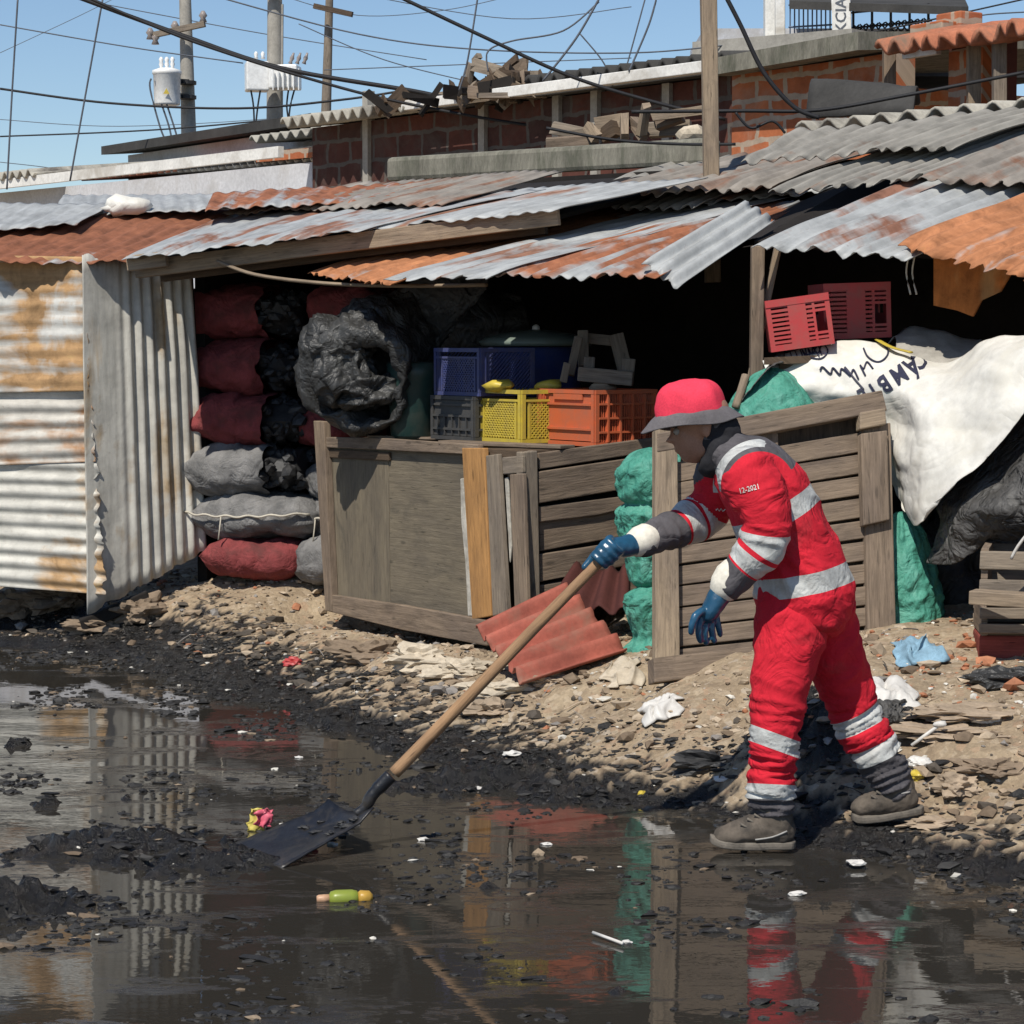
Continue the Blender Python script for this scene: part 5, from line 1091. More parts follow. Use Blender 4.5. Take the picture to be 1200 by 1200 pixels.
def finish(r, name, mats, parent, attrs=None, disp=None):
    if disp is not None:
        nn = [v.normal.copy() for v in r.vertices]
        for v, n in zip(r.vertices, nn): v.co = v.co + n * disp(v.co, n)
        r.update()
    tree = BVHTree.FromPolygons([v.co.copy() for v in r.vertices], [tuple(p.vertices) for p in r.polygons])
    if attrs:
        for k, fn in attrs.items():
            a = r.attributes.new(k, 'FLOAT', 'POINT'); a.data.foreach_set('value', np.array([fn(v.co) for v in r.vertices], dtype=np.float32))
    o_ = root_loc(parent)
    for v in r.vertices: v.co = v.co - o_
    r.name = name; r.materials.clear()
    for m in (mats if isinstance(mats, list) else [mats]): r.materials.append(m)
    r.polygons.foreach_set('use_smooth', [True] * len(r.polygons)); r.update()
    return link(r, name, parent, o_), tree
def chainpar(p, ch):
    """distance to a pixel chain placed in space -> (distance m, param px)"""
    best = (9, 0); acc = 0
    for a, b in zip(ch[:-1], ch[1:]):
        ab = b - a; L = ab.length; t = (p - a).dot(ab) / (L * L)
        lo = -9 if a is ch[0] else 0; hi = 9 if b is ch[-1] else 1
        tc = max(lo, min(hi, t)); d = (p - (a + ab * max(0, min(1, t)))).length
        if d < best[0]: best = (d, (acc + tc * L) / PXM)
        acc += L
    return best
man = empty('person', G(900, 992, 0), 'worker in red coverall with silver bands, bucket hat and blue gloves shovelling sludge', 'person')
skin = surf('brown_skin', (.33, .17, .11), .15, 20, .5, .08, 200, spec=.4)
# --- body: one continuous figure
mb = MB()
limb(mb, [(940, 690, 0, 40, 46), (918, 625, 0, 40, 52), (893, 578, 0, 40, 60), (868, 545, 0, 30, 52), (850, 527, 0, 17, 20), (838, 514, 0, 15, 18)])
LA = [(872, 551, -.19, 24, 24), (897, 607, -.215, 20, 20), (892, 638, -.205, 18, 18), (874, 663, -.19, 15, 15), (853, 685, -.175, 10, 12)]
RA = [(848, 560, .19, 24, 24), (824, 600, .21, 20, 20), (790, 620, .14, 17, 17), (752, 634, .05, 10, 12)]
limb(mb, LA); limb(mb, RA)
LL = [(934, 690, -.06, 36, 28), (924, 760, -.09, 32, 30), (910, 830, -.10, 24, 24), (906, 880, -.10, 20, 20), (905, 950, -.10, 14, 15), (900, 972, -.1, 14, 14), (860, 984, -.1, 9, 12)]
RL = [(954, 690, .06, 34, 28), (974, 762, .10, 29, 29), (996, 822, .15, 23, 23), (1019, 866, .15, 19, 19), (1044, 918, .145, 13, 14), (1046, 936, .14, 11, 12), (1030, 946, .14, 7, 9)]
limb(mb, LL); limb(mb, RL)
HC = W(821, 497); hp_ = Matrix.Rotation(math.radians(-14), 3, 'Y')   # head pitched down towards -X
def H(x, y, z): return HC + hp_ @ V((x, y, z))
hb = lambda c, r, sc, sub=3: ball(mb, H(*c), r, sc, hp_, sub)
hb((.005, 0, .02), .094, (1.02, .80, .98)); hb((-.035, 0, -.035), .066, (.92, .86, 1.25)); hb((-.052, 0, -.085), .035, (1.0, 1.05, .75)); hb((-.02, 0, -.075), .05, (1.1, 1.0, .7))
hb((-.088, 0, -.004), .014, (.8, .8, 1.6), 2); hb((-.104, 0, -.026), .014, (1.1, 1.15, .8), 2); hb((-.094, .012, -.03), .009, (1, 1, .8), 2); hb((-.094, -.012, -.03), .009, (1, 1, .8), 2)
hb((-.090, 0, -.056), .012, (.9, 2.0, .5), 2); hb((-.087, 0, -.067), .012, (.9, 1.8, .55), 2); hb((-.076, 0, .018), .022, (.7, 2.2, .5), 2)
for s_ in (-1, 1): hb((.006, s_ * .076, -.015), .026, (.7, .3, 1.15), 2); hb((-.066, s_ * .034, -.02), .02, (.7, 1, .9), 2)
limb(mb, [(842, 524, 0, 17, 19), (832, 510, 0, 17, 19)])
r = union(mb, .0075, 2); finish(r, 'body', skin, man)
eye = surf('eye_white', (.33, .30, .27), .02, 5, .2); iris = surf('dark_iris', (.02, .012, .01), .02, 5, .2)
for s_ in (-1, 1):
    mb = MB(); ball(mb, H(-.079, s_ * .033, -.003), .0115); e_ = mb.build('eye', eye, man, True)
    mb = MB(); ball(mb, H(-.0865, s_ * .033, -.005), .0062, (.7, 1, 1)); mb.build('iris', iris, e_, True)
    mb = MB(); mb.tube(smoothpath([H(-.084, s_ * .016, .012), H(-.088, s_ * .032, .017), H(-.078, s_ * .052, .012)], 3), .004, 6); mb.build('eyebrow', M['cable'], man, True)
# --- scarf / hood behind the head
mb = MB(); limb(mb, [(845, 493, 0, 17, 26), (846, 508, 0, 22, 30), (843, 528, 0, 24, 32), (833, 545, 0, 15, 26)]); ball(mb, H(.030, 0, -.022), .074, (.92, .92, 1.1), hp_); r = union(mb, .008, 2)
scarfm = surf('black_cloth', (.022, .022, .026), .3, 9, .95, .5, 90)
finish(r, 'scarf', scarfm, man, None, lambda p, n: .006 * noise.noise(p * 22) + .005 * (1 - 2 * abs(noise.noise(V((p.x * 20 + p.z * 14, p.y * 9, p.z * 30 - p.x * 20))))))
# --- fabric with reflective bands (bands are woven into the garment by stored distance)
def fabric(name, red, silver=(.50, .51, .49), dark=(.075, .07, .075)):
    t = NT(name); v = t.coord('Object'); f = t.noise(v, 220, 3, .6); big = t.noise(v, 7, 6, .6)
    r_ = t.ramp(big, [(.3, mul(red, .80)), (.5, red), (.7, mul(red, 1.10))])
    d = t.ramp(t.noise(v, 5, 8, .7, .4), [(.55, 0.0), (.75, .6)]); r_ = t.mix(d, r_, (.22, .045, .045))
    isd = t.math('GREATER_THAN', t.attr('dark').outputs['Fac'], 0.0); isb = t.math('GREATER_THAN', t.attr('band').outputs['Fac'], 0.0)
    dk = t.ramp(big, [(.3, mul(dark, .7)), (.7, mul(dark, 1.6))]); sv = t.mix(t.ramp(t.noise(v, 16, 7, .7), [(.45, 0.0), (.75, .7)]), silver, (.25, .235, .22))
    k = t.mix(isb, t.mix(isd, r_, dk), sv); k = t.mix(.25, k, t.ramp(f, [(.3, .7), (.7, 1.2)]), 'MULTIPLY')
    ro = t.math('SUBTRACT', .88, t.math('MULTIPLY', isb, .42))
    cr = t.noise(v, 20, 5, .6, 1.6); cz = t.math('ABSOLUTE', t.math('SUBTRACT', t.noise(v, 6, 3, .5, 1.5), .5)); cz = t.ramp(cz, [(0, 0.0), (.09, 1.0)]); nb = t.bump(cr, .3, .010); nb = t.bump(cz, .42, .008, nb); nb = t.bump(f, .25, .0015, nb)
    return t.set(k, ro, nb, .25)
RED = (.56, .016, .032)
fab = fabric('red_work_fabric', RED)
SP = [W(*q) for q in ((942, 697), (935, 662), (918, 618), (893, 574), (868, 541), (848, 522), (836, 506))]
LAc = [W(*q) for q in ((872, 550, -.20), (897, 605, -.22), (893, 637, -.21), (876, 660, -.195), (853, 684, -.18))]
RAc = [W(*q) for q in ((845, 563, .20), (823, 601, .21), (790, 620, .14), (751, 634, .05))]
mb = MB()
limb(mb, [(944, 700, 0, 56, 66), (936, 668, 0, 52, 61), (918, 622, 0, 49, 58), (896, 577, 0, 48, 64), (873, 547, 0, 38, 64), (855, 530, 0, 25, 42), (842, 516, 0, 19, 30), (833, 502, 0, 19, 27)])
limb(mb, [(874, 556, -.175, 34, 32), (888, 580, -.205, 32, 30), (898, 608, -.22, 29, 28), (893, 637, -.21, 27, 27), (876, 661, -.195, 23, 24), (860, 678, -.183, 18, 20), (853, 686, -.178, 16, 18)])
limb(mb, [(850, 562, .175, 34, 32), (836, 585, .20, 29, 29), (822, 603, .205, 27, 27), (790, 620, .14, 22, 23), (765, 630, .08, 18, 20), (754, 635, .055, 16, 18)])
r = union(mb, .0068, 2)
def jpar(p):
    dl, tl = chainpar(p, LAc); dr, tr_ = chainpar(p, RAc); ds, ts = chainpar(p, SP)
    return dl / .075, tl, dr / .07, tr_, ds / .16, ts
def jband(p):
    dl, tl, dr, tr_, ds, ts = jpar(p); x, y = proj(p)
    if dl < ds and tl > 55 or (p.y < WY - .16 and tl > 55 and dl < 1.3): return max(10.5 - abs(tl - 87), 10.5 - abs(tl - 114))
    if dr < ds and tr_ > 32: return max(9.5 - abs(tr_ - 51), 9.5 - abs(tr_ - 74))
    b = max(12 - abs(ts - 19), 11.5 - abs(ts - 104))
    rg_ = math.hypot(x - 891, y - 570)
    if abs(p.y - WY) > .06 and ts > 118: b = max(b, 4.6 - abs(rg_ - 51)) if x < 898 and y < 578 else b
    return b
def jdark(p):
    dl, tl, dr, tr_, ds, ts = jpar(p); x, y = proj(p)
    if dl < ds and tl > 55: return tl - 127
    if dr < ds and tr_ > 32: return tr_ - 88
    rg_ = math.hypot(x - 891, y - 570)
    return min(ts - 138, rg_ - 41, 552 - y) if ts < 190 else 5
def folds(p, n):
    dl, tl, dr, tr_, ds, ts = jpar(p)
    arm = min(dl, dr) < ds
    w = noise.noise(p * 9 + V((3, 1, 0))) * .010
    if arm:
        t_ = tl if dl < dr else tr_
        w += .008 * (1 - 2 * abs(noise.noise(V((t_ * .055, p.x * 9, p.y * 9 + p.z * 6))))) + .003 * noise.noise(V((t_ * .13, p.x * 16, p.z * 16)))
    else:
        w += .012 * (1 - 2 * abs(noise.noise(V((p.x * 9 + p.z * 9, p.y * 3.5, p.z * 3.5 - p.x * 3.5))))) + .005 * (1 - 2 * abs(noise.noise(V((p.x * 20 + p.z * 20, p.y * 7, p.z * 7 - p.x * 7)))))
    return w
jk, JB = finish(r, 'jacket', fab, man, {'band': jband, 'dark': jdark}, folds)
def jtext(body, cx, cy, size, ang, sx=1.0):
    mb = MB(); a_, b_ = textpx(body, cx, cy, size, ang, lambda x, y: onmesh(JB, x, y, .003, WY - .2), sx); mb.add(a_, b_); mb.build('printing', M['white_plastic'], jk)
jtext('12-2021', 878, 573, 9, math.radians(14), .85)
mb = MB(); mb.tube([onmesh(JB, x, y, .002, WY - .15) for x, y in ((839, 598), (841, 596), (843, 599), (845, 596), (847, 599), (850, 597))], .0022, 5); mb.build('printing', M['white_plastic'], jk)
# --- trousers
LLc = [W(*q) for q in ((932, 690, -.085), (922, 760, -.10), (910, 830, -.10), (906, 880, -.10), (905, 955, -.10))]
RLc = [W(*q) for q in ((956, 690, .085), (976, 762, .12), (997, 822, .15), (1019, 866, .15), (1047, 922, .145))]
mb = MB()
limb(mb, [(942, 676, 0, 43, 48), (946, 706, 0, 47, 50)])
limb(mb, [(934, 698, -.058, 43, 33), (925, 755, -.085, 39, 35), (913, 815, -.10, 31, 30), (907, 868, -.10, 25.5, 26), (905, 915, -.10, 23.5, 25), (905, 936, -.10, 22, 24), (906, 945, -.10, 20, 22)])
limb(mb, [(958, 698, .058, 40, 33), (975, 755, .095, 35, 34), (992, 808, .14, 30, 29), (1008, 848, .15, 26.5, 27), (1030, 886, .15, 25, 26), (1042, 908, .145, 22, 24), (1046, 917, .145, 20, 22)])
r = union(mb, .0072, 2)
def tpar(p):
    a = chainpar(p, LLc); b = chainpar(p, RLc); return (0, a[1], a[0]) if a[0] < b[0] else (1, b[1], b[0])
def tband(p):
    k, t_, d_ = tpar(p); x, y = proj(p)
    if k == 0: return max(10 - abs(y - (868 + (x - 906) * .36)), 9 - abs(y - 928 - (x - 905) * .05)) if y > 830 else -9
    return max(10 - abs(t_ - 172), 10 - abs(t_ - 216)) if t_ > 120 else -9
def tdark(p):
    k, t_, d_ = tpar(p); x, y = proj(p)
    return (y - 934) if k == 0 and y > 850 else (t_ - 224 if k == 1 else -9)
def tfold(p, n):
    k, t_, d_ = tpar(p); x, y = proj(p)
    lo = sstep(120, 230, t_)
    w = .008 * noise.noise(p * 8 + V((9, 0, 2)))
    w += (.010 + .006 * lo) * (1 - 2 * abs(noise.noise(V((t_ * (.035 + .035 * lo), p.x * 6 + p.y * 4, k * 5 + p.y * 7)))))
    w += .0035 * (1 - 2 * abs(noise.noise(V((p.x * 18 - p.z * 12, p.y * 10, p.z * 14 + p.x * 8)))))
    if t_ > 234: w += .006 * math.sin(t_ * .75 + 2 * noise.noise(p * 15))
    return w
finish(r, 'trousers', fab, man, {'band': tband, 'dark': tdark}, tfold)
# --- boots
bootm = surf('muddy_boot', (.115, .095, .075), .35, 14, .85, .4, 70, dirt=(.045, .04, .034)); solem = surf('boot_sole', (.16, .14, .115), .3, 20, .85, .4, 60, dirt=(.05, .045, .04)); bgrey = surf('boot_trim', (.33, .32, .30), .2, 9, .7)
def boot(pts_shaft, pts_foot, solepts, dy, trim, hh):
    mb = MB(); limb(mb, pts_shaft); limb(mb, pts_foot); r = union(mb, .006, 2); o, B_ = finish(r, 'boot', bootm, man, None, lambda p, n: .003 * noise.noise(p * 30) + .002 * (1 - 2 * abs(noise.noise(p * 45))))
    s = smoothpath(solepts, 5); vs = []; m_ = len(s)
    top = []; 
    mb = MB(); path = [W(a[0], a[1], dy) for a in s]
    for zz, gr in ((0, .96), (.012, 1.0), (.024, .97)):
        for sd_ in (-1, 1):
            for i in (range(m_) if sd_ < 0 else reversed(range(m_))):
                vs.append(path[i] + V((0, sd_ * s[i][2] * PXM * gr, zz)))
    k = 2 * m_; fs = [(l * k + i, l * k + (i + 1) % k, (l + 1) * k + (i + 1) % k, (l + 1) * k + i) for l in range(2) for i in range(k)] + [tuple(reversed(range(k))), tuple(2 * k + i for i in range(k))]
    mb.add(vs, fs); mb.build('sole', solem, o, False, bevel=.004)
    mb = MB(); mb.tube([B_.ray_cast(CAM, ray(x, y).normalized())[0] or W(x, y, dy - .05) for x, y in smoothpath(trim, 3)], .005, 6, flat=.6); mb.build('trim', bgrey, o, True)
    mb = MB()
    for x, y in hh:
        q = B_.ray_cast(CAM, ray(x, y).normalized())[0]
        if q: mb.tube([q + V((-.012, -.002, .008)), q + V((.012, -.004, -.006))], .004, 6)
    if mb.v: mb.build('laces', solem, o, True)
boot([(906, 944, -.1, 21, 22), (908, 962, -.1, 21, 22), (912, 974, -.1, 19, 21)], [(914, 972, -.1, 18, 18), (896, 969, -.1, 21, 20), (876, 974, -.1, 16, 20), (862, 977, -.1, 14, 20), (848, 980, -.1, 12, 16)],
     [(932, 993, 5), (926, 993, 16), (905, 993, 17), (880, 993.5, 18), (850, 992, 17), (835, 989, 9), (832, 986, 3)], -.1, [(885, 984), (905, 981), (922, 974)], [(872, 968), (880, 962), (888, 957), (893, 950)])
boot([(1046, 910, .14, 21, 21), (1051, 925, .14, 22, 21), (1055, 934, .14, 20, 20)], [(1060, 936, .14, 18, 17), (1042, 937, .14, 18, 19), (1022, 942, .14, 14, 19), (1008, 946, .14, 11, 15)],
     [(1082, 952, 5), (1074, 953, 15), (1052, 957, 16), (1030, 961, 17), (1006, 963, 15), (998, 961, 6)], .14, [(1056, 930), (1066, 928)], [(1025, 935), (1031, 930)])
# --- gloves with five fingers each
glove = surf('blue_rubber_glove', (.016, .075, .14), .35, 9, .28, .25, 40, spec=.6); cuffm = surf('cream_cuff', (.72, .68, .58), .1, 9, .9)
def glovemesh(chains, palm, voxel=.0042):
    mb = MB()
    for pts in palm: limb(mb, pts, 20, 4)
    for pts in chains: limb(mb, pts, 14, 4)
    r = union(mb, voxel, 1); return finish(r, 'glove', glove, man, None, lambda p, n: .0012 * noise.noise(p * 60))[0]
d0 = -.178
glovemesh([[(823, 716, d0 - .03, 5, 5), (815, 722, d0 - .05, 4.6, 4.6), (811, 733, d0 - .055, 4.2, 4.2), (810, 741, d0 - .05, 3.8, 3.8)],
           [(822, 722, d0 - .012, 5, 5), (819, 735, d0 - .025, 4.4, 4.4), (819, 745, d0 - .022, 4, 4), (821, 751, d0 - .012, 3.7, 3.7)],
           [(828, 724, d0 + .008, 5, 5), (826, 737, d0 - .004, 4.5, 4.5), (826, 747, d0 - .002, 4.1, 4.1), (828, 753, d0 + .006, 3.8, 3.8)],
           [(834, 723, d0 + .026, 4.8, 4.8), (834, 736, d0 + .016, 4.3, 4.3), (835, 745, d0 + .016, 4, 4), (837, 751, d0 + .022, 3.7, 3.7)],
           [(839, 720, d0 + .040, 4.3, 4.3), (841, 731, d0 + .036, 4, 4), (843, 739, d0 + .036, 3.6, 3.6), (844, 744, d0 + .040, 3.3, 3.3)]],
          [[(852, 686, d0, 17, 19), (846, 694, d0, 14, 14), (840, 703, d0, 13, 15), (831, 719, d0, 11, 16)]])
mb = MB(); limb(mb, [(858, 674, d0 - .002, 20, 22.5), (851, 686, d0, 19.5, 22)]); mb.build('glove_cuff', cuffm, man, True)
# shovel geometry first: handle axis
HA = W(714, 647, -.02); HB_ = W(430, 938, -.06); hax = (HB_ - HA).normalized()
hpn = V((hax.z, 0, -hax.x)).normalized(); hpn = hpn if hpn.z > 0 else -hpn   # upward normal of the handle in the picture plane
def pxy(p): x, y = proj(p); return x, y, p.y - WY
ch = []
for k in range(4):
    b = HA + hax * (.006 + .021 * k) - hax * .03
    r0 = [5.2, 5.4, 5.2, 4.6][k]
    ln = [.9, 1.0, .98, .85][k]
    pts = [b + hpn * .034 + V((.012, .004, .0)), b + hpn * .030 + V((0, -.024, 0)), b + hpn * .004 + V((0, -.037, 0)), b - hpn * .022 * ln + V((0, -.024, 0)), b - hpn * .028 * ln + V((0, -.004, 0))]
    ch.append([(*pxy(q), r0 - .35 * i, r0 - .35 * i) for i, q in enumerate(pts)])
tb = HA + hax * .01
pts = [tb + hpn * .03 + V((.02, .03, 0)), tb + hpn * .024 + hax * .03 + V((0, .03, 0)), tb + hpn * .022 + hax * .055 + V((0, .016, 0)), tb + hpn * .022 + hax * .078 + V((0, .004, 0))]
ch.append([(*pxy(q), 5.4 - .4 * i, 5.4 - .4 * i) for i, q in enumerate(pts)])
glovemesh(ch, [[(752, 635, .05, 17, 19), (742, 638, .035, 14, 15), (730, 641, .015, 13, 15), (716, 641, -.012, 11, 14)]])
mb = MB(); limb(mb, [(759, 631, .062, 19, 21), (750, 635, .05, 19, 21)]); mb.build('glove_cuff', cuffm, man, True)
# --- bucket hat
hatm = surf('bright_red_cloth', (.74, .045, .085), .12, 9, .85, .3, 160); brimm = surf('charcoal_cloth', (.13, .12, .125), .25, 9, .9, .4, 120)
hat = Matrix.Rotation(math.radians(-8), 3, 'Y'); hc = W(810, 481)
hatp = bpy.data.objects.new('bucket_hat', None); COL.objects.link(hatp); hatp.parent = man
def hp3(r_, an, z_, wob=0): 
    rr = r_ * (1 + wob * noise.noise(V((math.cos(an) * 1.3, math.sin(an) * 1.3, r_ * 9)))); k_ = 1 + (r_ > .115) * (r_ - .115) * (1.0 * max(0, -math.cos(an)) - 1.6 * abs(math.sin(an)) + .6 * max(0, math.cos(an))) / .04 * .12; return hc + hat @ V((math.cos(an) * rr * k_, math.sin(an) * rr * .86 * k_, z_))
def hring(prof, wob, zw):
    n = 64; vs = []
    for i, (r_, z_) in enumerate(prof):
        for k in range(n):
            an = 2 * math.pi * k / n; vs.append(hp3(r_, an, z_ + zw * (r_ - .1) * 8 * noise.noise(V((math.cos(an) * 1.2 + 4, math.sin(an) * 1.2, 2))), wob))
    return vs, [(i * n + k, i * n + (k + 1) % n, (i + 1) * n + (k + 1) % n, (i + 1) * n + k) for i in range(len(prof) - 1) for k in range(n)]
mb = MB(); vs, fs = hring(smoothpath([(.113, -.012), (.112, .008), (.108, .034), (.098, .060), (.082, .078), (.055, .090), (.002, .094)], 4), .05, .0); vs = [q + (q - hc).normalized() * (.006 * noise.noise(q * 14) + .004 * (.5 - 2 * abs(noise.noise(V((q.x * 16 + q.z * 10, q.y * 16, q.z * 9)))))) for q in vs]; mb.add(vs, fs); mb.build('crown', hatm, hatp, True, solid=.003)
mb = MB(); vs, fs = hring(smoothpath([(.108, .0), (.1135, -.004), (.125, -.014), (.138, -.030), (.150, -.044)], 4), .07, .055); mb.add(vs, fs); mb.build('brim', brimm, hatp, True, solid=.004)
# ================================================================== SHOVEL
shv = empty('shovel', W(360, 975), 'long wooden handled shovel with a black muddy blade', 'shovel')
mb = MB(); pth = smoothpath([HA - hax * .0, W(640, 722, -.03), W(540, 826, -.045), W(462, 906, -.055)], 8); mb.tube(pth, [.0165 + .004 * i / len(pth) for i in range(len(pth))], 14); mb.build('handle', M['handle'], shv, True)
mb = MB(); mb.tube(smoothpath([W(458, 909, -.055), W(448, 919, -.056), W(436, 932, -.06), W(428, 946, -.06), W(418, 954, -.06)], 5), [(.0225)] * 8 + [.02] * 6 + [.017] * 7, 12); mb.build('socket', M['steel_black'], shv, True)
e0, e1_, e2_, e3 = G(268, 990, .004), G(330, 1016, .004), W(438, 961, -.13), W(386, 950, .12)
def blade(u, v):
    p = (e0 * (1 - u) + e1_ * u) * (1 - v) + (e3 * (1 - u) + e2_ * u) * v
    c = (2 * u - 1) ** 2; p = p + V((0, 0, .028 * c * (.3 + .7 * v) - .012 + .03 * v * v * 0))
    if v > .85: p = p + V((0, 0, (v - .85) * .15))
    return p + V((0, 0, .003 * noise.noise(p * 20)))
mb = MB(); mb.grid(blade, 16, 20); b_ = mb.build('blade', M['steel_black'], shv, True, solid=.006)
mb = MB(); rs = random.Random(4)
for i in range(14):
    mb = MB(); u, v = rs.uniform(.1, .9), rs.uniform(.6, .95); mb.lump(blade(u, v) + V((0, 0, .006)), rs.uniform(.005, .014), (1.4, 1, .5), i, 3, .8); mb.build('mud_clot', M['charcoal'], shv, True)
# ================================================================== LITTER
cols = [((.30, .23, .16), 'tan'), ((.45, .36, .26), 'pale'), ((.17, .125, .085), 'brown'), ((.40, .17, .09), 'brick'), ((.62, .59, .52), 'white'), ((.24, .22, .20), 'grey'), ((.09, .075, .06), 'dark')]
LM = [surf('litter_' + n_, c, .25, 12, .9, .4, 60) for c, n_ in cols]
mb = MB(); rs = random.Random(21); cnt = 0
shp = [(V((a.x, a.y, 0)), V((b.x, b.y, 0))) for a, b in zip(SHW[:-1], SHW[1:])]
def sdist(x, y):
    p = V((x, y, 0)); b = (9e9, 0)
    for a, c in shp:
        ab = c - a; t_ = max(0, min(1, (p - a).dot(ab) / ab.dot(ab))); d = (p - a - ab * t_).length
        if d < b[0]: b = (d, 1 if ab.x * (y - a.y) - ab.y * (x - a.x) > 0 else -1)
    return b[0] * b[1]
while cnt < 9500:
    x = rs.uniform(-2.7, 2.6); y = rs.uniform(7.2, 13.0); s_ = sdist(x, y)
    if s_ < .12 or s_ > 2.3: continue
    if noise.noise(V((x * 2.1, y * 2.1, 3))) < rs.uniform(-.75, .25): continue
    cnt += 1; z_ = gz(x, y); k = rs.random(); red = (x > .95 and .6 < s_ < 1.6)
    w_ = [.30, .24, .2, .05, .08, .08, .05] if not red else [.16, .26, .08, .32, .13, .03, .02]
    if s_ < .32 - .35 * min(0, x + .2): w_ = [.10, .05, .2, .03, .03, .12, .47]
    mi = rs.choices(range(7), w_)[0]; sz = .0052 * math.exp(rs.gauss(0, .75)) * (1.25 if s_ < .5 else 1)
    sz = min(sz, .034)
    mb.lump((x, y, z_ + sz * .25), sz, (rs.uniform(.8, 1.9), rs.uniform(.7, 1.2), rs.uniform(.3, .8)), rs.uniform(0, 99), 1 if sz > .012 else 0 or 1, .75, mi, rs.uniform(0, 3.1))
for i in range(420):
    x = rs.uniform(-2.0, 2.4); y = rs.uniform(7.5, 12.4); s_ = sdist(x, y)
    if s_ < .05 or s_ > 1.6: continue
    a = rs.uniform(0, 6.28); L_ = rs.uniform(.02, .09); p0 = V((x, y, gz(x, y) + .008)); x2, y2 = x + math.cos(a) * L_, y + math.sin(a) * L_; p1 = V((x2, y2, gz(x2, y2) + rs.uniform(.006, .025)))
    mb.tube([p0, (p0 + p1) / 2 + V((0, 0, rs.uniform(0, .012))), p1], rs.uniform(.001, .0032), 4, rs.choice([0, 1, 2, 5, 6]))
tag(mb.build('litter', LM, None, False), kind='stuff')
mb = MB(); cnt = 0
while cnt < 7500:
    x = rs.uniform(-2.7, 2.2); y = rs.uniform(5.4, 12.0); s_ = sdist(x, y)
    if s_ > .35 or s_ < -3.6: continue
    nz = noise.noise(V((x * 2.3 + 7, y * 1.5, 1))) + .5 * noise.noise(V((x * 6, y * 4, 5)))
    near = math.exp(-max(0, -s_) * 2.2)
    if nz + near * .9 + (.25 if s_ < -1.2 else 0) + (.8 if gz(x, y) > .004 else 0) < rs.uniform(.25, .85): continue
    cnt += 1; sz = .0058 * math.exp(rs.gauss(0, .55)); sz = min(sz, .024); z_ = max(0, gz(x, y))
    mi = rs.choices([0, 1, 2, 3], [.945, .008, .032, .015])[0]
    mb.lump((x, y, z_ + sz * .1), sz, (rs.uniform(1, 2.4), rs.uniform(.7, 1.2), rs.uniform(.35, .7)), rs.uniform(0, 99), 1, .7, mi, rs.uniform(-.5, .5))
tag(mb.build('sludge_lumps', [surf('wet_black_mud', (.016, .015, .014), .4, 18, .6, .8, 90, spec=.5), LM[4], LM[2], LM[0]], None, False), kind='stuff')
def put(name, px, py, r_, sc, mat, label, cat, seed, rough=.5, sub=3, rz=0, sink=.35, group=None):
    p = gp(px, py); mb = MB(); mb.lump(p + V((0, 0, r_ * sc[2] * sink)), r_, sc, seed, sub, rough, rz=rz); return tag(mb.build(name, mat, None, False), label, cat, group)
S_ = M['stone']
for px, py, r_, sc, mi, lab in [(492, 778, .115, (1.3, .9, .5), 1, 'pale stone slab under the cart front edge'), (543, 790, .10, (1.4, .8, .45), 1, 'flat pale stone left of the red sheet foot'), (432, 772, .11, (1.5, .8, .5), 2, 'brown stone under the left half of the cart'),
      (588, 812, .085, (1.5, .9, .45), 1, 'cream stone just below the red sheet'), (575, 836, .075, (1.4, .9, .5), 0, 'tan stone lower on the bank beneath the red sheet'), (640, 800, .06, (1.3, .9, .5), 0, 'small tan stone right of the red sheet tip'),
      (1128, 838, .14, (1.5, .8, .20), 0, 'broad flat tan slab on the right bank'), (1105, 860, .13, (1.3, .7, .18), 0, 'flat brown cardboard coloured slab behind the back boot'), (1120, 925, .06, (1.2, .9, .6), 0, 'rounded stone right of the back boot'),
      (1160, 905, .07, (1.5, .9, .45), 2, 'brown stone near the right frame edge'), (1098, 965, .055, (1.7, .9, .25), 0, 'thin tan flake beside the back boot sole'), (70, 708, .12, (1.4, .9, .6), 2, 'grey brown rock under the shed wall at left'), (160, 722, .10, (1.3, .9, .7), 2, 'brown rock below the shed corner'),
      (20, 715, .11, (1.3, .9, .7), 2, 'brown rock at the far left under the shed'), (112, 738, .1, (1.6, .8, .5), 2, 'low rock at the water edge by the shed'), (815, 740, .05, (1.4, .9, .5), 1, 'cream stone at the left pallet foot')]:
    put('stone', px, py, r_, sc, S_[mi], lab, 'stone', px, .8, 4, rz=R.uniform(-.4, .4))
def rag(name, px, py, w, h, mat, label, cat, seed, lift=.03):
    c = gp(px, py); mb = MB()
    def fn(u, v):
        x = (u - .5) * w; y = (v - .5) * h; q = V((c.x + x, c.y + y, 0)); e = 1 - max(abs(u - .5), abs(v - .5)) * 2
        a = noise.noise(V((u * 3 + seed, v * 3, 0))); b = 1 - 2 * abs(noise.noise(V((u * 6, v * 5 + seed, 2))))
        return V((q.x + .04 * a, q.y + .04 * noise.noise(V((u * 3, v * 3, seed))), gz(q.x, q.y) + .012 + lift * .55 * (.5 * a + 1.5 * abs(noise.noise(V((u * 3.5, v * 2.2 + seed, 2)))) + .6 * abs(noise.noise(V((u * 9 + seed, v * 4, 7)))) + .3) * min(1, e * 3)))
    mb.grid(fn, 30, 24); return tag(mb.build(name, mat, None, True, solid=.003), label, cat)
rag('cloth_rag', 1075, 772, .17, .22, M['blue_rag'], 'crumpled pale blue cloth by the foot of the pallet', 'cloth', 3, .07)
rag('plastic_bag', 1035, 818, .22, .30, M['white_plastic'], 'flat white plastic bag behind the back knee', 'bag', 5, .05)
rag('paper_scrap', 774, 832, .13, .22, M['white_plastic'], 'crumpled pale paper on the bank below the pallet', 'paper', 8, .045)
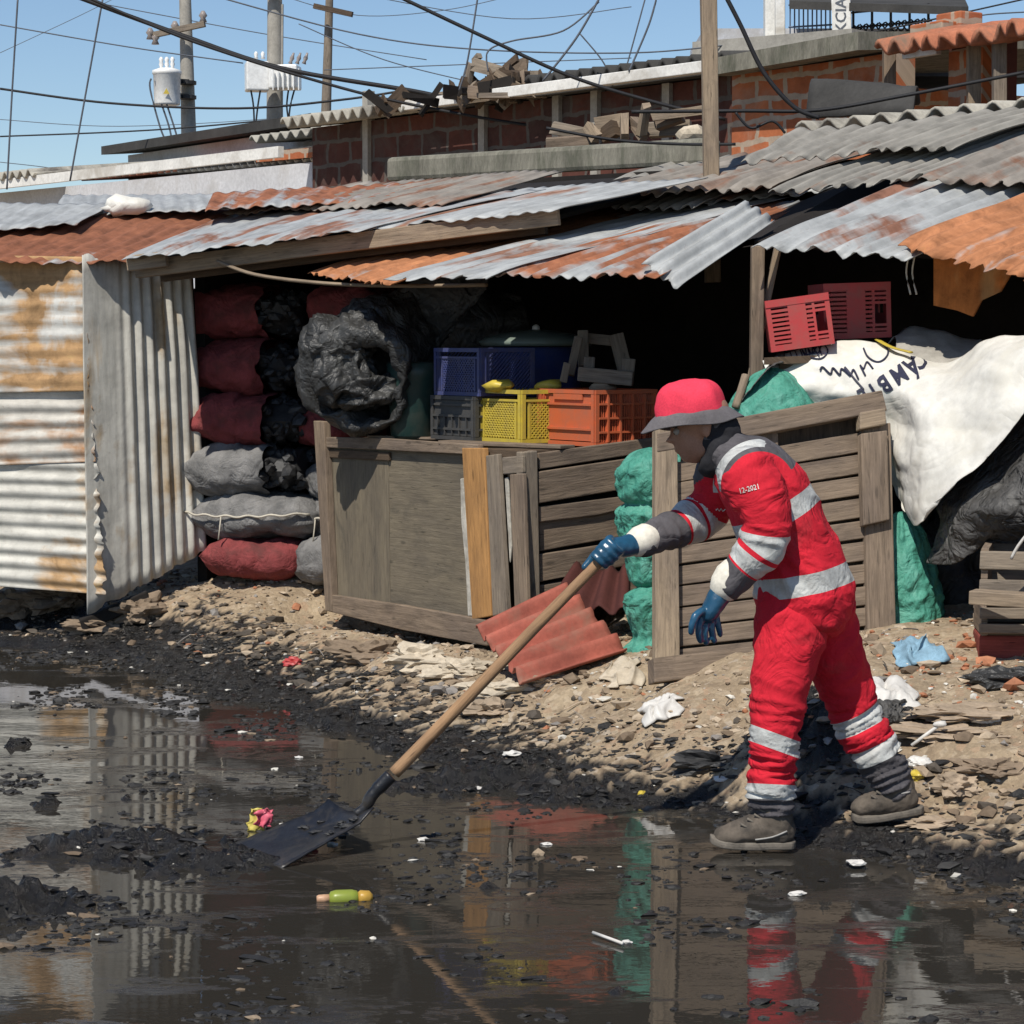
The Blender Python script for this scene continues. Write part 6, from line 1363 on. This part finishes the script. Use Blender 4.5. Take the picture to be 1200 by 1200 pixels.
rag('plastic_bag', 1050, 838, .12, .14, M['dark_tarp'], 'small grey plastic bag beside the white one', 'bag', 18, .05)
rag('cardboard', 730, 790, .14, .2, M['stone'][1], 'torn cream cardboard between red sheet and pallet', 'cardboard', 11, .05)
mb = MB(); a_ = gp(1068, 884) + V((0, 0, .03)); b_ = gp(1102, 866) + V((0, 0, .05)); mb.tube([a_, a_ * .5 + b_ * .5, b_], [.006, .007, .006], 6); mb.lump(b_, .019, (1.3, .8, .6), 4, 2, .4); tag(mb.build('plastic_spoon', M['white_plastic'], None, True), 'white plastic spoon on the bank right of the back leg', 'spoon')
put('paper_scrap', 1075, 897, .035, (1.2, 1, .6), M['white_plastic'], 'white paper scrap just right of the back trouser cuff', 'paper', 6)
put('paper_scrap', 1155, 845, .03, (1.5, 1, .4), M['white_plastic'], 'white paper scrap at the right bank edge', 'paper', 16)
put('peel', 1073, 912, .025, (1, 1, .8), M['yellow_plastic'], 'yellow peel on the bank by the back boot', 'peel', 9)
put('wrapper', 344, 778, .035, (1.2, .8, .7), M['red_plastic'], 'small red wrapper on the dark left bank', 'wrapper', 12, .7)
put('bottle_cap', 752, 932, .016, (1, 1, .8), M['yellow_plastic'], 'tiny yellow bottle cap in the sludge below the green sack', 'cap', 5, .2)
for k_, (px, py, r_) in enumerate([(350, 888, .011), (600, 884, .02), (846, 914, .018), (640, 990, .012), (497, 985, .014), (735, 1105, .010), (1003, 1012, .018), (935, 1048, .016), (390, 990, .012), (560, 925, .016)]):
    put('plastic_scrap', px, py, r_, (1.6, 1, .5), M['white_plastic'], 'white plastic scrap caught in the sludge', 'scrap', 30 + k_, .6, 2, group='white scraps in the sludge')
# colourful wrapper standing by the blade
c = G(303, 975, 0) + V((0, 0, .0)); wr = empty('snack_wrapper', c, 'crumpled pink and yellow snack wrapper beside the shovel blade', 'wrapper')
pk = surf('pink_foil', (.62, .12, .17), .2, 20, .35); yl = surf('yellow_foil', (.6, .5, .12), .2, 20, .35)
def wf(u, v, s_): return c + V(((u - .5) * .075 + .02 * noise.noise(V((u * 4, v * 4, s_))) + v * .012, .02 * noise.noise(V((u * 5, v * 5, s_ + 3))), v * .075 + .012 * noise.noise(V((u * 5, v * 3, s_)))))
mb = MB(); mb.grid(lambda u, v: wf(.3 + .7 * u, .2 + .8 * v, 2) + V((0, -.006, 0)), 10, 10); mb.build('front', pk, wr, True, solid=.002)
mb = MB(); mb.grid(lambda u, v: wf(u * .75, v, 7) + V((0, .012, 0)), 10, 10); mb.build('back', yl, wr, True, solid=.002)
c = G(402, 1056, 0); bt = empty('plastic_bottle', c, 'small green and yellow bottle floating in the black water', 'bottle'); lime = plast('lime_plastic', (.22, .27, .035), .35)
ax_ = V((1, .15, 0)).normalized(); o = c + V((-.075, 0, .006))
mb = MB(); mb.tube([o + ax_ * x for x in (.035, .04, .055, .10, .115, .12)], [.012, .02, .024, .024, .02, .01], 14); mb.build('body', lime, bt, True)
mb = MB(); mb.tube([o + ax_ * x for x in (0, .005, .02, .036)], [.009, .012, .013, .013], 12); mb.build('cap', surf('peach_plastic', (.55, .33, .2), .1, 9, .4), bt, True)
mb = MB(); mb.tube([o + ax_ * x for x in (.118, .125, .15, .16)], [.016, .021, .019, .008], 14); mb.build('base', surf('amber_plastic', (.45, .27, .05), .1, 9, .35), bt, True)
mb = MB(); a_ = G(775, 975 + 130, 0); mb.tube([G(695, 1098, 0) + V((0, 0, .012)), G(730, 1110, 0) + V((0, 0, .01))], .005, 5); tag(mb.build('plastic_stick', M['white_plastic'], None, True), 'pale thin stick floating below the green reflection', 'stick')
mb = MB(); mb.board(gp(95, 745) + V((0, 0, .05)), gp(175, 718) + V((0, 0, .08)), .07, .06, jit=.01); tag(mb.build('charred_board', M['dark_inside'], None, bevel=.008), 'charred board end lying below the shed corner', 'board')
put('black_rag', 838, 898, .055, (2.0, .8, .6), M['charcoal'], 'black cloth clump on the bank left of the front leg', 'cloth', 3, 1.1, 4)
put('black_rag', 1180, 800, .08, (1.6, .9, .5), M['black_plastic'], 'black plastic clump below the red block at right', 'plastic', 13, .7)
# ================================================================== LIGHT
sd = V((-.25, -.55, .80)).normalized(); el = math.asin(sd.z); rot = math.atan2(sd.x, sd.y)
ld = bpy.data.lights.new('sun', 'SUN'); ld.energy = 4.4; ld.angle = math.radians(.5); ld.color = (1, .945, .855)
lo = bpy.data.objects.new('sun', ld); COL.objects.link(lo); lo.rotation_euler = (-sd).to_track_quat('-Z', 'Y').to_euler()
w = bpy.data.worlds.new('World'); scene.world = w; w.use_nodes = True
bg = w.node_tree.nodes['Background']; sky = w.node_tree.nodes.new('ShaderNodeTexSky'); sky.sky_type = 'NISHITA'; sky.sun_disc = False
sky.sun_elevation = el; sky.sun_rotation = rot; sky.air_density = 1.0; sky.dust_density = .25; sky.ozone_density = 4.0; sky.altitude = 900
w.node_tree.links.new(sky.outputs[0], bg.inputs[0]); bg.inputs[1].default_value = .095
scene.view_settings.view_transform = 'Standard'; scene.view_settings.look = 'None'; scene.view_settings.exposure = .14; scene.view_settings.gamma = 1
